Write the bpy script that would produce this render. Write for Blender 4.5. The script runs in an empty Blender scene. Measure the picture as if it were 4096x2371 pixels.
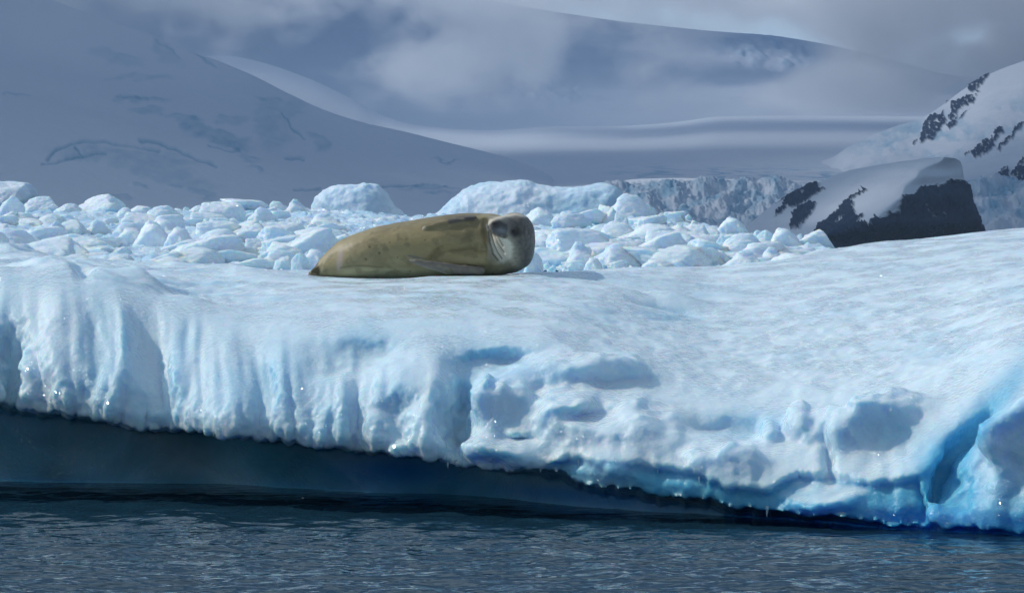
import bpy, math, random
import numpy as np
from mathutils import Vector

sc = bpy.context.scene
COL = sc.collection
R = math.radians

# ------------------------------------------------------------------ camera
F_PX, CX, CY, HORIZON, CAM_H = 11615.0, 2048.0, 1185.5, 1005.0, 2.2
TH = math.atan((CY - HORIZON) / F_PX)
cam_d = bpy.data.cameras.new('camera')
cam = bpy.data.objects.new('camera', cam_d)
COL.objects.link(cam)
cam.location = (0, 0, CAM_H)
cam.rotation_euler = (math.pi / 2 - TH, 0, 0)
cam_d.sensor_fit = 'HORIZONTAL'
cam_d.sensor_width = 36.0
cam_d.lens = F_PX / 4096.0 * 36.0
cam_d.clip_start, cam_d.clip_end = 0.5, 40000
sc.camera = cam

# ------------------------------------------------------------------ light
SUN = Vector((-0.78, 0.14, 0.60)).normalized()
SUN_EL = math.asin(SUN.z)
SUN_AZ = math.atan2(SUN.x, SUN.y)
sd = bpy.data.lights.new('sun', 'SUN')
sd.energy = 2.9
sd.angle = R(0.5)
sd.color = (1.0, 0.975, 0.94)
sun = bpy.data.objects.new('sun', sd)
COL.objects.link(sun)
sun.rotation_euler = (-SUN).to_track_quat('-Z', 'Y').to_euler()
sun.location = (0, 0, 50)

wd = bpy.data.worlds.new('World')
sc.world = wd
wd.use_nodes = True
wn, wl = wd.node_tree.nodes, wd.node_tree.links
wn.clear()
wo = wn.new('ShaderNodeOutputWorld')
bg = wn.new('ShaderNodeBackground')
sky = wn.new('ShaderNodeTexSky')
sky.sky_type = 'NISHITA'
sky.sun_disc = False
sky.sun_elevation = SUN_EL
sky.sun_rotation = SUN_AZ
tc = wn.new('ShaderNodeTexCoord')
wmap = wn.new('ShaderNodeMapping')
wmap.inputs['Scale'].default_value = (1.6, 1.6, 5.0)
wnoi = wn.new('ShaderNodeTexNoise')
wnoi.inputs['Scale'].default_value = 1.4
wnoi.inputs['Detail'].default_value = 5
wr = wn.new('ShaderNodeMapRange')
wr.inputs[1].default_value, wr.inputs[2].default_value = 0.37, 0.58
wmix = wn.new('ShaderNodeMix')
wmix.data_type = 'RGBA'
wmix.inputs[7].default_value = (4.7, 6.0, 7.4, 1)      # sunlit cloud seen from below
wl.new(tc.outputs['Generated'], wmap.inputs[0])
wl.new(wmap.outputs[0], wnoi.inputs['Vector'])
wl.new(wnoi.outputs[0], wr.inputs[0])
wsep = wn.new('ShaderNodeSeparateXYZ')
wl.new(tc.outputs['Generated'], wsep.inputs[0])
wlow = wn.new('ShaderNodeMapRange')                    # the cloud closes up towards the horizon
wlow.inputs[1].default_value, wlow.inputs[2].default_value, wlow.inputs[3].default_value, wlow.inputs[4].default_value = 0.04, 0.30, 1.0, 0.0
wl.new(wsep.outputs[2], wlow.inputs[0])
wmx = wn.new('ShaderNodeMath'); wmx.operation = 'MAXIMUM'
wl.new(wr.outputs[0], wmx.inputs[0]); wl.new(wlow.outputs[0], wmx.inputs[1])
wl.new(wmx.outputs[0], wmix.inputs[0])
wl.new(sky.outputs[0], wmix.inputs[6])
wdot = wn.new('ShaderNodeVectorMath'); wdot.operation = 'DOT_PRODUCT'      # brightness added to the sky over the land, to silver the water
wdot.inputs[1].default_value = (-0.10, 0.78, 0.62)
wl.new(tc.outputs['Generated'], wdot.inputs[0])
wbr = wn.new('ShaderNodeMapRange')
wbr.inputs[1].default_value, wbr.inputs[2].default_value, wbr.inputs[3].default_value, wbr.inputs[4].default_value = 0.62, 0.97, 1.0, 2.0
wl.new(wdot.outputs['Value'], wbr.inputs[0])
wsc = wn.new('ShaderNodeVectorMath'); wsc.operation = 'SCALE'
wl.new(wmix.outputs[2], wsc.inputs[0]); wl.new(wbr.outputs[0], wsc.inputs[3])
wl.new(wsc.outputs[0], bg.inputs[0])
bg.inputs[1].default_value = 0.08
wl.new(bg.outputs[0], wo.inputs[0])

sc.view_settings.view_transform = 'Standard'
sc.view_settings.look = 'None'
sc.view_settings.exposure = 0.0
sc.view_settings.gamma = 1.0
sc.cycles.max_bounces = 10
sc.cycles.diffuse_bounces = 4
sc.cycles.glossy_bounces = 3
sc.cycles.transmission_bounces = 3
sc.cycles.volume_bounces = 5
sc.cycles.transparent_max_bounces = 10
sc.cycles.use_denoising = True
sc.cycles.caustics_reflective = False
sc.cycles.caustics_refractive = False

# ------------------------------------------------------------------ helpers
def P(xp, yp, Y):
    """photo pixel + distance -> point in the place"""
    xp, yp, Y = np.broadcast_arrays(np.asarray(xp, float), np.asarray(yp, float), np.asarray(Y, float))
    cx, cy = (xp - CX) / F_PX, (CY - yp) / F_PX
    dy, dz = math.cos(TH) + cy * math.sin(TH), -math.sin(TH) + cy * math.cos(TH)
    s = Y / dy
    return np.stack([cx * s, Y, CAM_H + dz * s], -1)

def proj(V):
    X, Y, Z = V[:, 0], V[:, 1], V[:, 2] - CAM_H
    d = Y * math.cos(TH) - Z * math.sin(TH)
    return CX + F_PX * X / d, CY - F_PX * (Y * math.sin(TH) + Z * math.cos(TH)) / d

_G = np.random.RandomState(5).normal(size=(1024, 3))
_G = (_G / np.linalg.norm(_G, axis=1, keepdims=True)).astype(np.float32)

def perlin(p, seed=0):
    p = np.asarray(p, np.float64)
    i = np.floor(p).astype(np.int64)
    f = (p - i).astype(np.float32)
    u = f * f * f * (f * (f * 6 - 15) + 10)
    out = np.zeros(len(p), np.float32)
    for c in range(8):
        o = np.array([c & 1, (c >> 1) & 1, (c >> 2) & 1])
        q = i + o
        h = (q[:, 0] * 73856093) ^ (q[:, 1] * 19349663) ^ (q[:, 2] * 83492791) ^ (seed * 2654435761)
        h = (h ^ (h >> 13)) * 1274126177
        h = (h ^ (h >> 16)) & 1023
        g = _G[h]
        w = np.prod(np.where(o == 1, u, 1 - u), axis=1)
        out += w * np.einsum('ij,ij->i', g, f - o.astype(np.float32))
    return out * 1.5

def fbm(p, octaves=4, seed=0, gain=0.5, lac=2.03):
    p = np.asarray(p, np.float64)
    a, s, n = 1.0, 0.0, 0.0
    for k in range(octaves):
        s = s + a * perlin(p * lac ** k, seed + k * 17)
        n += a
        a *= gain
    return s / n * 1.6

def ridged(p, octaves=3, seed=0):
    p = np.asarray(p, np.float64)
    a, s, n = 1.0, 0.0, 0.0
    for k in range(octaves):
        s = s + a * (1 - 2 * np.abs(perlin(p * 2.0 ** k, seed + k * 31)))
        n += a
        a *= 0.5
    return s / n

def stk(*a):
    a = np.broadcast_arrays(*a)
    return np.stack([x.ravel() for x in a], -1)

def sstep(a, b, x):
    t = np.clip((x - a) / (b - a), 0, 1)
    return t * t * (3 - 2 * t)

def pchip(x, xk, yk):
    """monotone smooth interpolation"""
    xk, yk = np.asarray(xk, float), np.asarray(yk, float)
    h = np.diff(xk)
    d = np.diff(yk) / h
    m = np.zeros_like(yk)
    m[0], m[-1] = d[0], d[-1]
    for i in range(1, len(xk) - 1):
        if d[i - 1] * d[i] > 0:
            w1, w2 = 2 * h[i] + h[i - 1], h[i] + 2 * h[i - 1]
            m[i] = (w1 + w2) / (w1 / d[i - 1] + w2 / d[i])
    x = np.asarray(x, float)
    j = np.clip(np.searchsorted(xk, x) - 1, 0, len(xk) - 2)
    t = (x - xk[j]) / h[j]
    tc_ = np.clip(t, 0, 1)
    y = ((1 + 2 * tc_) * (1 - tc_) ** 2 * yk[j] + tc_ * (1 - tc_) ** 2 * h[j] * m[j]
         + tc_ ** 2 * (3 - 2 * tc_) * yk[j + 1] + tc_ ** 2 * (tc_ - 1) * h[j] * m[j + 1])
    return y + (t - tc_) * h[j] * np.where(t < 0, m[j], m[j + 1])

def smax(a, b, k):
    h = np.clip(0.5 + 0.5 * (a - b) / k, 0, 1)
    return b + (a - b) * h + k * h * (1 - h)

def smin(a, b, k):
    return -smax(-a, -b, k)

def surface_nets(F, xs, ys, zs):
    F = np.asarray(F, np.float32).copy()
    for ax in range(3):
        s = [slice(None)] * 3
        for e in (0, -1):
            s[ax] = e
            F[tuple(s)] = np.maximum(F[tuple(s)], 0.01)
    ins = F < 0
    a = ins[:-1] | ins[1:]
    a = a[:, :-1] | a[:, 1:]
    a = a[:, :, :-1] | a[:, :, 1:]
    b = ins[:-1] & ins[1:]
    b = b[:, :-1] & b[:, 1:]
    b = b[:, :, :-1] & b[:, :, 1:]
    act = a & ~b
    ijk = np.argwhere(act)
    n = len(ijk)
    idx = np.full(act.shape, -1, np.int32)
    idx[act] = np.arange(n)
    co = [(c & 1, (c >> 1) & 1, (c >> 2) & 1) for c in range(8)]
    fv = [F[ijk[:, 0] + o[0], ijk[:, 1] + o[1], ijk[:, 2] + o[2]] for o in co]
    acc = np.zeros((n, 3)); cnt = np.zeros(n)
    for c0 in range(8):
        for bit in range(3):
            if co[c0][bit] == 0:
                c1 = c0 | (1 << bit)
                m = (fv[c0] < 0) != (fv[c1] < 0)
                t = fv[c0][m] / (fv[c0][m] - fv[c1][m])
                p = np.tile(np.array(co[c0], float), (m.sum(), 1))
                p[:, bit] = t
                acc[m] += p
                cnt[m] += 1
    q = ijk + acc / cnt[:, None]
    V = np.stack([np.interp(q[:, 0], np.arange(len(xs)), xs), np.interp(q[:, 1], np.arange(len(ys)), ys),
                  np.interp(q[:, 2], np.arange(len(zs)), zs)], -1)
    quads = []
    for ax in range(3):
        s0 = [slice(1, -1)] * 3; s1 = [slice(1, -1)] * 3
        s0[ax] = slice(0, -1); s1[ax] = slice(1, None)
        A, B = ins[tuple(s0)], ins[tuple(s1)]
        e = np.argwhere(A != B)
        sg = A[e[:, 0], e[:, 1], e[:, 2]]
        e = e + 1
        e[:, ax] -= 1
        u_, v_ = (ax + 1) % 3, (ax + 2) % 3
        def cell(du, dv):
            w = e.copy(); w[:, u_] -= du; w[:, v_] -= dv
            return idx[w[:, 0], w[:, 1], w[:, 2]]
        qd = np.stack([cell(1, 1), cell(0, 1), cell(0, 0), cell(1, 0)], -1)
        qd[~sg] = qd[~sg][:, ::-1]
        quads.append(qd)
    return V, np.concatenate(quads)

def vnormals(V, Q):
    fn = np.cross(V[Q[:, 2]] - V[Q[:, 0]], V[Q[:, 3]] - V[Q[:, 1]])
    N = np.zeros_like(V)
    for k in range(4):
        for a in range(3):
            N[:, a] += np.bincount(Q[:, k], fn[:, a], len(V))
    return N / np.maximum(np.linalg.norm(N, axis=1, keepdims=True), 1e-12)

def relax(V, Q, it=2, lam=0.5):
    for _ in range(it):
        S = np.zeros_like(V); c = np.zeros(len(V))
        for k in range(4):
            for j in (1, 3):
                c += np.bincount(Q[:, k], minlength=len(V))
                for a in range(3):
                    S[:, a] += np.bincount(Q[:, k], V[Q[:, (k + j) % 4], a], len(V))
        V = V * (1 - lam) + lam * S / np.maximum(c, 1)[:, None]
    return V

def mesh(name, V, Q, mat=None, attrs=None, smooth=True):
    me = bpy.data.meshes.new(name)
    V = np.ascontiguousarray(V, np.float32)
    Q = np.ascontiguousarray(Q, np.int32)
    k = Q.shape[1]
    me.vertices.add(len(V)); me.loops.add(Q.size); me.polygons.add(len(Q))
    me.vertices.foreach_set('co', V.ravel())
    me.loops.foreach_set('vertex_index', Q.ravel())
    me.polygons.foreach_set('loop_start', np.arange(0, Q.size, k, dtype=np.int32))
    me.polygons.foreach_set('use_smooth', np.full(len(Q), smooth))
    me.update(calc_edges=True)
    me.validate()
    for an, av in (attrs or {}).items():
        av = np.asarray(av, np.float32)
        if av.ndim == 1:
            at = me.attributes.new(an, 'FLOAT', 'POINT'); at.data.foreach_set('value', av)
        else:
            at = me.attributes.new(an, 'FLOAT_COLOR', 'POINT')
            c4 = np.ones((len(av), 4), np.float32); c4[:, :3] = av
            at.data.foreach_set('color', c4.ravel())
    if mat: me.materials.append(mat)
    return me

def obj(name, me, parent=None, label=None, cat=None, group=None, kind=None):
    o = bpy.data.objects.new(name, me)
    COL.objects.link(o)
    if parent: o.parent = parent
    if label: o['label'] = label
    if cat: o['category'] = cat
    if group: o['group'] = group
    if kind: o['kind'] = kind
    return o

def grid_quads(nu, nv):
    i = np.arange(nu * nv).reshape(nu, nv)
    return np.stack([i[:-1, :-1], i[1:, :-1], i[1:, 1:], i[:-1, 1:]], -1).reshape(-1, 4)

def poly_sd(px, py, poly):
    """signed distance to a polygon, negative inside"""
    poly = np.asarray(poly, float)
    d = np.full(px.shape, 1e18); ins = np.zeros(px.shape, bool)
    for a, b in zip(poly, np.roll(poly, -1, 0)):
        e = b - a
        wx, wy = px - a[0], py - a[1]
        t = np.clip((wx * e[0] + wy * e[1]) / max(e @ e, 1e-9), 0, 1)
        d = np.minimum(d, (wx - t * e[0]) ** 2 + (wy - t * e[1]) ** 2)
        c = (a[1] > py) != (b[1] > py)
        with np.errstate(divide='ignore', invalid='ignore'):
            xi = a[0] + (py - a[1]) * e[0] / (e[1] if e[1] else 1e-9)
        ins ^= c & (px < xi)
    d = np.sqrt(d)
    return np.where(ins, -d, d)

def line_d(px, py, pts):
    d = np.full(px.shape, 1e9)
    pts = np.asarray(pts, float)
    for a, b in zip(pts[:-1], pts[1:]):
        e = b - a
        t = np.clip(((px - a[0]) * e[0] + (py - a[1]) * e[1]) / (e @ e), 0, 1)
        d = np.minimum(d, np.hypot(px - a[0] - t * e[0], py - a[1] - t * e[1]))
    return d

# ------------------------------------------------------------------ materials
class NT:
    def __init__(s, name):
        s.m = bpy.data.materials.new(name); s.m.use_nodes = True
        s.n, s.l = s.m.node_tree.nodes, s.m.node_tree.links
        s.n.clear()
        s.out = s.n.new('ShaderNodeOutputMaterial')
    def node(s, t, **kw):
        x = s.n.new('ShaderNode' + t)
        for k, v in kw.items(): setattr(x, k, v)
        return x
    def link(s, a, b): s.l.new(a, b)
    def val(s, sock, v):
        if hasattr(v, 'is_linked') or hasattr(v, 'links'): s.l.new(v, sock)
        else: sock.default_value = v
    def coord(s, which='Object', scale=(1, 1, 1)):
        t = s.node('TexCoord'); m = s.node('Mapping')
        m.inputs['Scale'].default_value = scale
        s.link(t.outputs[which], m.inputs[0])
        return m.outputs[0]
    def noise(s, vec, scale, detail=4, rough=0.55, dist=0.0):
        x = s.node('TexNoise')
        s.link(vec, x.inputs['Vector'])
        x.inputs['Scale'].default_value = scale; x.inputs['Detail'].default_value = detail
        x.inputs['Roughness'].default_value = rough; x.inputs['Distortion'].default_value = dist
        return x.outputs[0]
    def rng(s, v, a, b, c=0.0, d=1.0):
        x = s.node('MapRange')
        s.val(x.inputs[0], v)
        for i, q in enumerate((a, b, c, d)): x.inputs[i + 1].default_value = q
        return x.outputs[0]
    def math(s, op, a, b=0.0):
        x = s.node('Math', operation=op)
        s.val(x.inputs[0], a); s.val(x.inputs[1], b)
        return x.outputs[0]
    def mix(s, f, a, b):
        x = s.node('Mix', data_type='RGBA')
        s.val(x.inputs[0], f)
        for i, c in ((6, a), (7, b)):
            if isinstance(c, tuple): x.inputs[i].default_value = (*c, 1)
            else: s.link(c, x.inputs[i])
        return x.outputs[2]
    def attr(s, name):
        x = s.node('Attribute'); x.attribute_name = name
        return x
    def bump(s, h, strength, dist, normal=None):
        x = s.node('Bump')
        s.link(h, x.inputs['Height'])
        x.inputs['Strength'].default_value = strength; x.inputs['Distance'].default_value = dist
        if normal: s.link(normal, x.inputs['Normal'])
        return x.outputs[0]

def ice_material(name, white=(0.66, 0.79, 0.86), blue=(0.12, 0.46, 0.68), deep=(0.075, 0.33, 0.47), sss=0.7, sss_scale=0.30,
                 vein=0.25, grain=1.0, tex=1.0, sparkle=1.0, radius=(0.10, 0.45, 0.85)):
    t = NT(name)
    v = t.coord('Object')
    b = t.attr('blue').outputs['Fac']
    dp = t.attr('deep').outputs['Fac']
    n1 = t.noise(v, 0.9 * tex, 5, 0.6)
    n2 = t.noise(v, 5.0 * tex, 4, 0.6)
    f = t.math('ADD', b, t.math('MULTIPLY', t.rng(n1, 0.5, 0.72), vein))
    f = t.math('ADD', f, t.math('MULTIPLY', t.math('SUBTRACT', n2, 0.5), 0.12))
    cl = t.node('Clamp'); t.link(f, cl.inputs[0])
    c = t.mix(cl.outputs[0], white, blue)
    dn = t.noise(t.coord('Object', (0.55, 0.3, 0.8)), 1.3, 3, 0.5, 0.8)      # bands in the clear old ice
    dc = t.mix(t.rng(dn, 0.38, 0.62), deep, tuple(min(1, x * 1.5 + 0.07) for x in deep))
    dc = t.mix(b, dc, (0.015, 0.26, 0.70))
    c = t.mix(dp, c, dc)
    p = t.node('BsdfPrincipled')
    t.link(c, p.inputs['Base Color'])
    p.inputs['Subsurface Weight'].default_value = sss
    p.inputs['Subsurface Radius'].default_value = radius
    p.inputs['Subsurface Scale'].default_value = sss_scale
    r = t.noise(v, 9.0 * tex, 3)
    rr = t.rng(r, 0.35, 0.65, 0.30, 0.62)
    wet = t.attr('wet').outputs['Fac']
    rw = t.node('Mix'); t.link(wet, rw.inputs[0]); t.link(rr, rw.inputs[2]); rw.inputs[3].default_value = 0.13
    t.link(rw.outputs[0], p.inputs['Roughness'])
    p.inputs['IOR'].default_value = 1.31
    g1 = t.noise(v, 34.0 * tex, 4, 0.7)
    g2 = t.noise(v, 8.0 * tex, 4, 0.6)
    nb = t.bump(g2, 0.22 * grain, 0.04 / tex)
    nb = t.bump(g1, 0.55 * grain, 0.011 / tex, nb)
    t.link(nb, p.inputs['Normal'])
    # melted crystal glaze: small facets that catch the sun
    vo = t.node('TexVoronoi'); vo.feature = 'F1'
    t.link(v, vo.inputs['Vector']); vo.inputs['Scale'].default_value = 27.0 * tex
    cb = t.bump(vo.outputs['Distance'], 1.0, 0.055 / tex, nb)
    pm = t.rng(t.noise(v, 2.2 * tex, 3), 0.42, 0.55, 0.05, 1.0 * sparkle)
    t.link(pm, p.inputs['Coat Weight'])
    p.inputs['Coat Roughness'].default_value = 0.055
    t.link(cb, p.inputs['Coat Normal'])
    t.link(p.outputs[0], t.out.inputs[0])
    return t.m
# ------------------------------------------------------------------ the floe
M_FLOE = ice_material('floe_ice')
M_ICICLE = ice_material('icicle_ice', white=(0.55, 0.68, 0.76), sss=0.0)
KX = [-700, 0, 300, 680, 1000, 1500, 1870, 2160, 2440, 2760, 3090, 3330, 3740, 4096, 4800]
K_YB = [1050, 1062, 1085, 1195, 1275, 1300, 1330, 1390, 1500, 1560, 1615, 1625, 1560, 1395, 1250]
K_DB = [27.1, 26.75, 26.55, 26.25, 25.9, 25.5, 25.35, 25.0, 24.6, 24.35, 24.0, 23.8, 23.6, 23.6, 23.3]
K_YE = [1000, 1008, 1036, 1064, 1080, 1092, 1090, 1085, 1078, 1076, 1040, 988, 950, 915, 850]
K_DE = [33.5, 33.2, 33.0, 32.6, 32.2, 31.6, 31.5, 31.5, 31.8, 32.0, 32.5, 33.0, 33.5, 34.0, 34.5]
K_YL = [1575, 1605, 1655, 1706, 1740, 1800, 1852, 1880, 1935, 1985, 2035, 2060, 2095, 2125, 2170]
K_DL = [26.0, 25.7, 25.5, 25.2, 24.9, 24.5, 24.15, 23.9, 23.6, 23.3, 23.05, 22.85, 22.6, 22.3, 21.8]
K_YW = [1905, 1926, 1930, 1940, 1950, 1970, 1990, 2016, 2035, 2058, 2075, 2092, 2118, 2145, 2195]
UK = 27.0
fxs = np.arange((-1050 - CX) / F_PX * UK, (5200 - CX) / F_PX * UK, 0.0225)
fys = np.concatenate([np.arange(21.2, 27.6, 0.0235), np.arange(27.6, 35.6, 0.055)])
fzs = np.arange(-0.45, 2.62, 0.0225)
xpc = CX + fxs / UK * F_PX
def key(k): return pchip(xpc, KX, k)
yb, db, ye, de, yl, dl, yw = map(key, (K_YB, K_DB, K_YE, K_DE, K_YL, K_DL, K_YW))
# ragged lower lip
yl = yl + 24 * fbm(stk(xpc / 130, 0, 3.3), 4, 3) + 15 * ridged(stk(xpc / 55, 0, 8.3), 2, 5)
zb, ze, zl = P(xpc, yb, db)[:, 2], P(xpc, ye, de)[:, 2], P(xpc, yl, dl)[:, 2]
dw = CAM_H * F_PX / (yw - HORIZON)
# ---- top sheet z(x, Y)
XX, YY = np.meshgrid(fxs, fys, indexing='ij')
XPX = np.repeat(xpc[:, None], len(fys), 1)
tt = (YY - db[:, None]) / (de - db)[:, None]
PW = (1.4 + 1.5 * sstep(500, 1250, xpc) * sstep(2900, 2150, xpc))[:, None]
top = zb[:, None] + (ze - zb)[:, None] * np.where(tt < 1, np.where(tt > 0, 1 - (1 - np.clip(tt, 0, 1)) ** PW, PW * tt), 1 - 0.9 * (tt - 1))
top += 0.045 * fbm(stk(XX * 0.55, YY * 0.30, 1.0), 3, 11).reshape(XX.shape)
top += 0.010 * fbm(stk(XX * 1.6, YY * 1.0, 4.0), 4, 12).reshape(XX.shape)
# terraces on the left
lf = sstep(1350, 700, XPX) * sstep(26.2, 27.2, YY)
led = fbm(stk(XX * 0.8, YY * 1.2, 9.0), 3, 13).reshape(XX.shape)
st_ = YY * 1.15 + led * 0.9
top += lf * 0.065 * (sstep(0.35, 0.65, st_ % 1.0) - (st_ % 1.0))
top += 0.05 * lf * fbm(stk(XX * 2.6, YY * 2.2, 2.0), 3, 14).reshape(XX.shape)
# sun cups on the right slope
sc_m = sstep(2050, 2500, XPX) * sstep(4300, 3600, XPX) * sstep(29.5, 27.0, YY)
cup = ridged(stk(XX * 2.3 + 0.6 * led, YY * 1.7, 1.0), 2, 21).reshape(XX.shape)
top += sc_m * (0.018 * cup + 0.014 * fbm(stk(XX * 6.5, YY * 4.5, 1.0), 3, 22).reshape(XX.shape))
def dent(xp, yp, Y, rx, ry, amp, ang=0.0):
    c = P(xp, yp, Y)
    x0 = c[0] / c[1] * UK
    dx, dy = XX - x0, YY - Y
    ca, sa = math.cos(ang), math.sin(ang)
    return amp * np.exp(-((dx * ca + dy * sa) / rx) ** 2 - ((-dx * sa + dy * ca) / ry) ** 2)
top -= dent(2680, 1262, 27.9, 0.26, 0.16, 0.20)
top += dent(2700, 1225, 28.4, 0.5, 0.2, 0.07)
top -= dent(2530, 1205, 28.6, 0.07, 0.5, 0.05, 0.5)
top -= dent(2330, 1150, 29.2, 0.5, 0.12, 0.05)
top += dent(2420, 1125, 29.8, 1.0, 0.25, 0.06)
top -= dent(1150, 1240, 27.0, 0.9, 0.10, 0.07)
top -= dent(3560, 1215, 28.5, 0.35, 0.12, 0.04)
top -= dent(2240, 1110, 30.0, 0.7, 0.7, 0.03)
top += dent(230, 1080, 27.3, 0.28, 0.5, 0.12)
top -= dent(330, 1100, 27.0, 0.07, 0.5, 0.14)
top += dent(450, 1130, 27.0, 0.3, 0.35, 0.08)
top += dent(590, 1160, 27.1, 0.26, 0.18, 0.15)
top += dent(30, 1030, 30.5, 0.3, 1.0, 0.12)
# bed under the seal
top -= dent(1700, 1098, 29.9, 1.0, 0.3, 0.03)
# ---- front face Y(x, z)
XZ, ZZ = np.meshgrid(fxs, fzs, indexing='ij')
XPZ = np.repeat(xpc[:, None], len(fzs), 1)
t = (zb[:, None] - ZZ) / np.maximum(zb - zl, 0.05)[:, None]
tcl = np.clip(t, 0, 1)
bulge = 0.55 * np.sin(tcl * math.pi / 2) + 0.45 * tcl - 0.05 * sstep(0.88, 1.0, tcl)
face = db[:, None] + (dl - db)[:, None] * bulge
face = np.where(t < 0, db[:, None] + t * -0.25, face)
lft = sstep(2250, 1750, XPZ)
warp = fbm(stk(XZ * 0.9, ZZ * 0.6, 2.0), 2, 30).reshape(XZ.shape)
fl = ridged(stk(XZ * 1.5 + 0.45 * warp, ZZ * 0.22, 0.5), 1, 31).reshape(XZ.shape)
fl2 = fbm(stk(XZ * 3.4 + 0.5 * warp, ZZ * 0.75, 0.5), 3, 32).reshape(XZ.shape)
env = sstep(-0.05, 0.35, t) * sstep(1.25, 0.95, t)
face -= env * lft * ((0.06 + 0.16 * np.clip(0.5 + 1.2 * fbm(stk(XZ * 0.45, ZZ * 0.5, 3.7), 2, 37).reshape(XZ.shape), 0, 1)) * fl + 0.15 * fl2)
face -= env * (1 - lft) * 0.07 * fbm(stk(XZ * 1.6, ZZ * 1.6, 0.5), 3, 33).reshape(XZ.shape)
face -= env * 0.10 * np.exp(-((t - 0.7) / 0.3) ** 2) * lft
# right of the break a band of smooth blue ice shows under the white lobes
BAND_X = [1700, 2110, 2280, 2500, 2770, 2900, 3080, 3200, 3330, 3500, 3680, 3760, 4800]
BAND_Y = [2300, 1900, 1825, 1850, 1895, 1945, 1965, 1900, 1905, 1940, 1915, 2300, 2300]
band_y = np.interp(xpc, BAND_X, BAND_Y) + 10 * fbm(stk(xpc / 60, 0, 4.4), 3, 36)
band_z = P(xpc, band_y, dl + 0.1)[:, 2]
face += 0.14 * sstep(0.04, -0.06, ZZ - band_z[:, None]) * (t < 1)
# under the lip the sea has cut the ice back
rec = (dw + 0.05)[:, None] + 0.28 * fbm(stk(XZ * 0.5, ZZ * 0.7, 6.0), 2, 34).reshape(XZ.shape)
rec = rec + 0.42 * np.abs(((XZ * 0.38 + ZZ * 0.55) % 1.0) - 0.5)
u_ = np.clip((zl[:, None] - ZZ) / 0.17, 0, 1)
face = np.where(t > 1, face * (1 - u_ ** 0.6) + rec * u_ ** 0.6, face)
foot = sstep(-0.03, -0.40, ZZ) * 0.35
face = face - foot
F = smax(fzs[None, None, :] - top[:, :, None].astype(np.float32),
         (0.75 * (face[:, None, :] - fys[None, :, None])).astype(np.float32),
         np.float32(1) * (0.22 + 0.36 * sstep(2250, 2800, xpc))[:, None, None].astype(np.float32))
F = np.maximum(F, (fys[None, :, None] - 35.3).astype(np.float32))
# rounded ends, out of the picture
end_ = 0.35 * fbm(stk(np.repeat(fys[:, None], len(fzs), 1) * 0.8, np.repeat(fzs[None], len(fys), 0) * 1.2, 3.0), 3, 38).reshape(len(fys), len(fzs)) - 0.5
F = smax(F, (fxs[:, None, None] - fxs[-1] - end_[None]).astype(np.float32), np.float32(0.5))
F = smax(F, (fxs[0] - fxs[:, None, None] - end_[None, ::-1]).astype(np.float32), np.float32(0.5))

F0 = F.copy()
def surf(xp, yp):
    """distance at which the line of sight through a photo pixel meets the plain floe"""
    Ys = np.arange(fys[0], 35, 0.03)
    p = P(xp, yp, Ys)
    i = np.clip(np.searchsorted(fxs, p[:, 0] / Ys * UK), 0, len(fxs) - 1)
    j = np.clip(np.searchsorted(fys, Ys), 0, len(fys) - 1)
    k = np.clip(np.searchsorted(fzs, p[:, 2]), 0, len(fzs) - 1)
    h = np.argmax(F0[i, j, k] < 0)
    return float(Ys[h]) if h else 23.0

def prim(kind, xp, yp, Y, r, k=0.08, op='+', ang=0.0, rnd=0.05, tilt=0.0):
    """smoothly add or cut an ellipsoid / rounded block placed at a photo pixel and distance"""
    Y = surf(xp, yp) + Y
    c = P(xp, yp, Y)
    cx, cz = c[0] / c[1] * UK, c[2]
    m = max(r) + k * 2 + 0.15
    i0, i1 = np.searchsorted(fxs, (cx - m, cx + m))
    j0, j1 = np.searchsorted(fys, (Y - m, Y + m))
    k0, k1 = np.searchsorted(fzs, (cz - m, cz + m))
    if i1 <= i0 or j1 <= j0 or k1 <= k0: return
    x = (fxs[i0:i1] - cx)[:, None, None]; y = (fys[j0:j1] - Y)[None, :, None]; z = (fzs[k0:k1] - cz)[None, None, :]
    sh = np.broadcast_shapes(x.shape, y.shape, z.shape)
    if min(r) > 0.04:                                   # nothing melts into a clean oval
        w = np.stack([np.broadcast_to(fxs[i0:i1][:, None, None], sh).ravel(), np.broadcast_to(fys[j0:j1][None, :, None], sh).ravel(), np.broadcast_to(fzs[k0:k1][None, None, :], sh).ravel()], -1)
        wa = min(0.11, 0.55 * min(r[0], r[2]))
        x = x + wa * perlin(w * 3.1, 400).reshape(sh) + 0.4 * wa * perlin(w * 8.3, 402).reshape(sh)
        z = z + wa * perlin(w * 3.1 + 50, 401).reshape(sh) + 0.4 * wa * perlin(w * 8.3 + 50, 403).reshape(sh)
    ca, sa = math.cos(ang), math.sin(ang)
    x, z = x * ca + z * sa, -x * sa + z * ca
    ct, st2 = math.cos(tilt), math.sin(tilt)
    y, z = y * ct + z * st2, -y * st2 + z * ct
    if kind == 'ell':
        q = np.sqrt((x / r[0]) ** 2 + (y / r[1]) ** 2 + (z / r[2]) ** 2)
        f = (q - 1) * min(r)
    else:
        qx, qy, qz = np.abs(x) - r[0] + rnd, np.abs(y) - r[1] + rnd, np.abs(z) - r[2] + rnd
        f = np.sqrt(np.maximum(qx, 0) ** 2 + np.maximum(qy, 0) ** 2 + np.maximum(qz, 0) ** 2) + np.minimum(np.maximum(np.maximum(qx, qy), qz), 0) - rnd
    S = F[i0:i1, j0:j1, k0:k1]
    F[i0:i1, j0:j1, k0:k1] = smin(S, f, k) if op == '+' else smax(S, -f, k)

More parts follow.
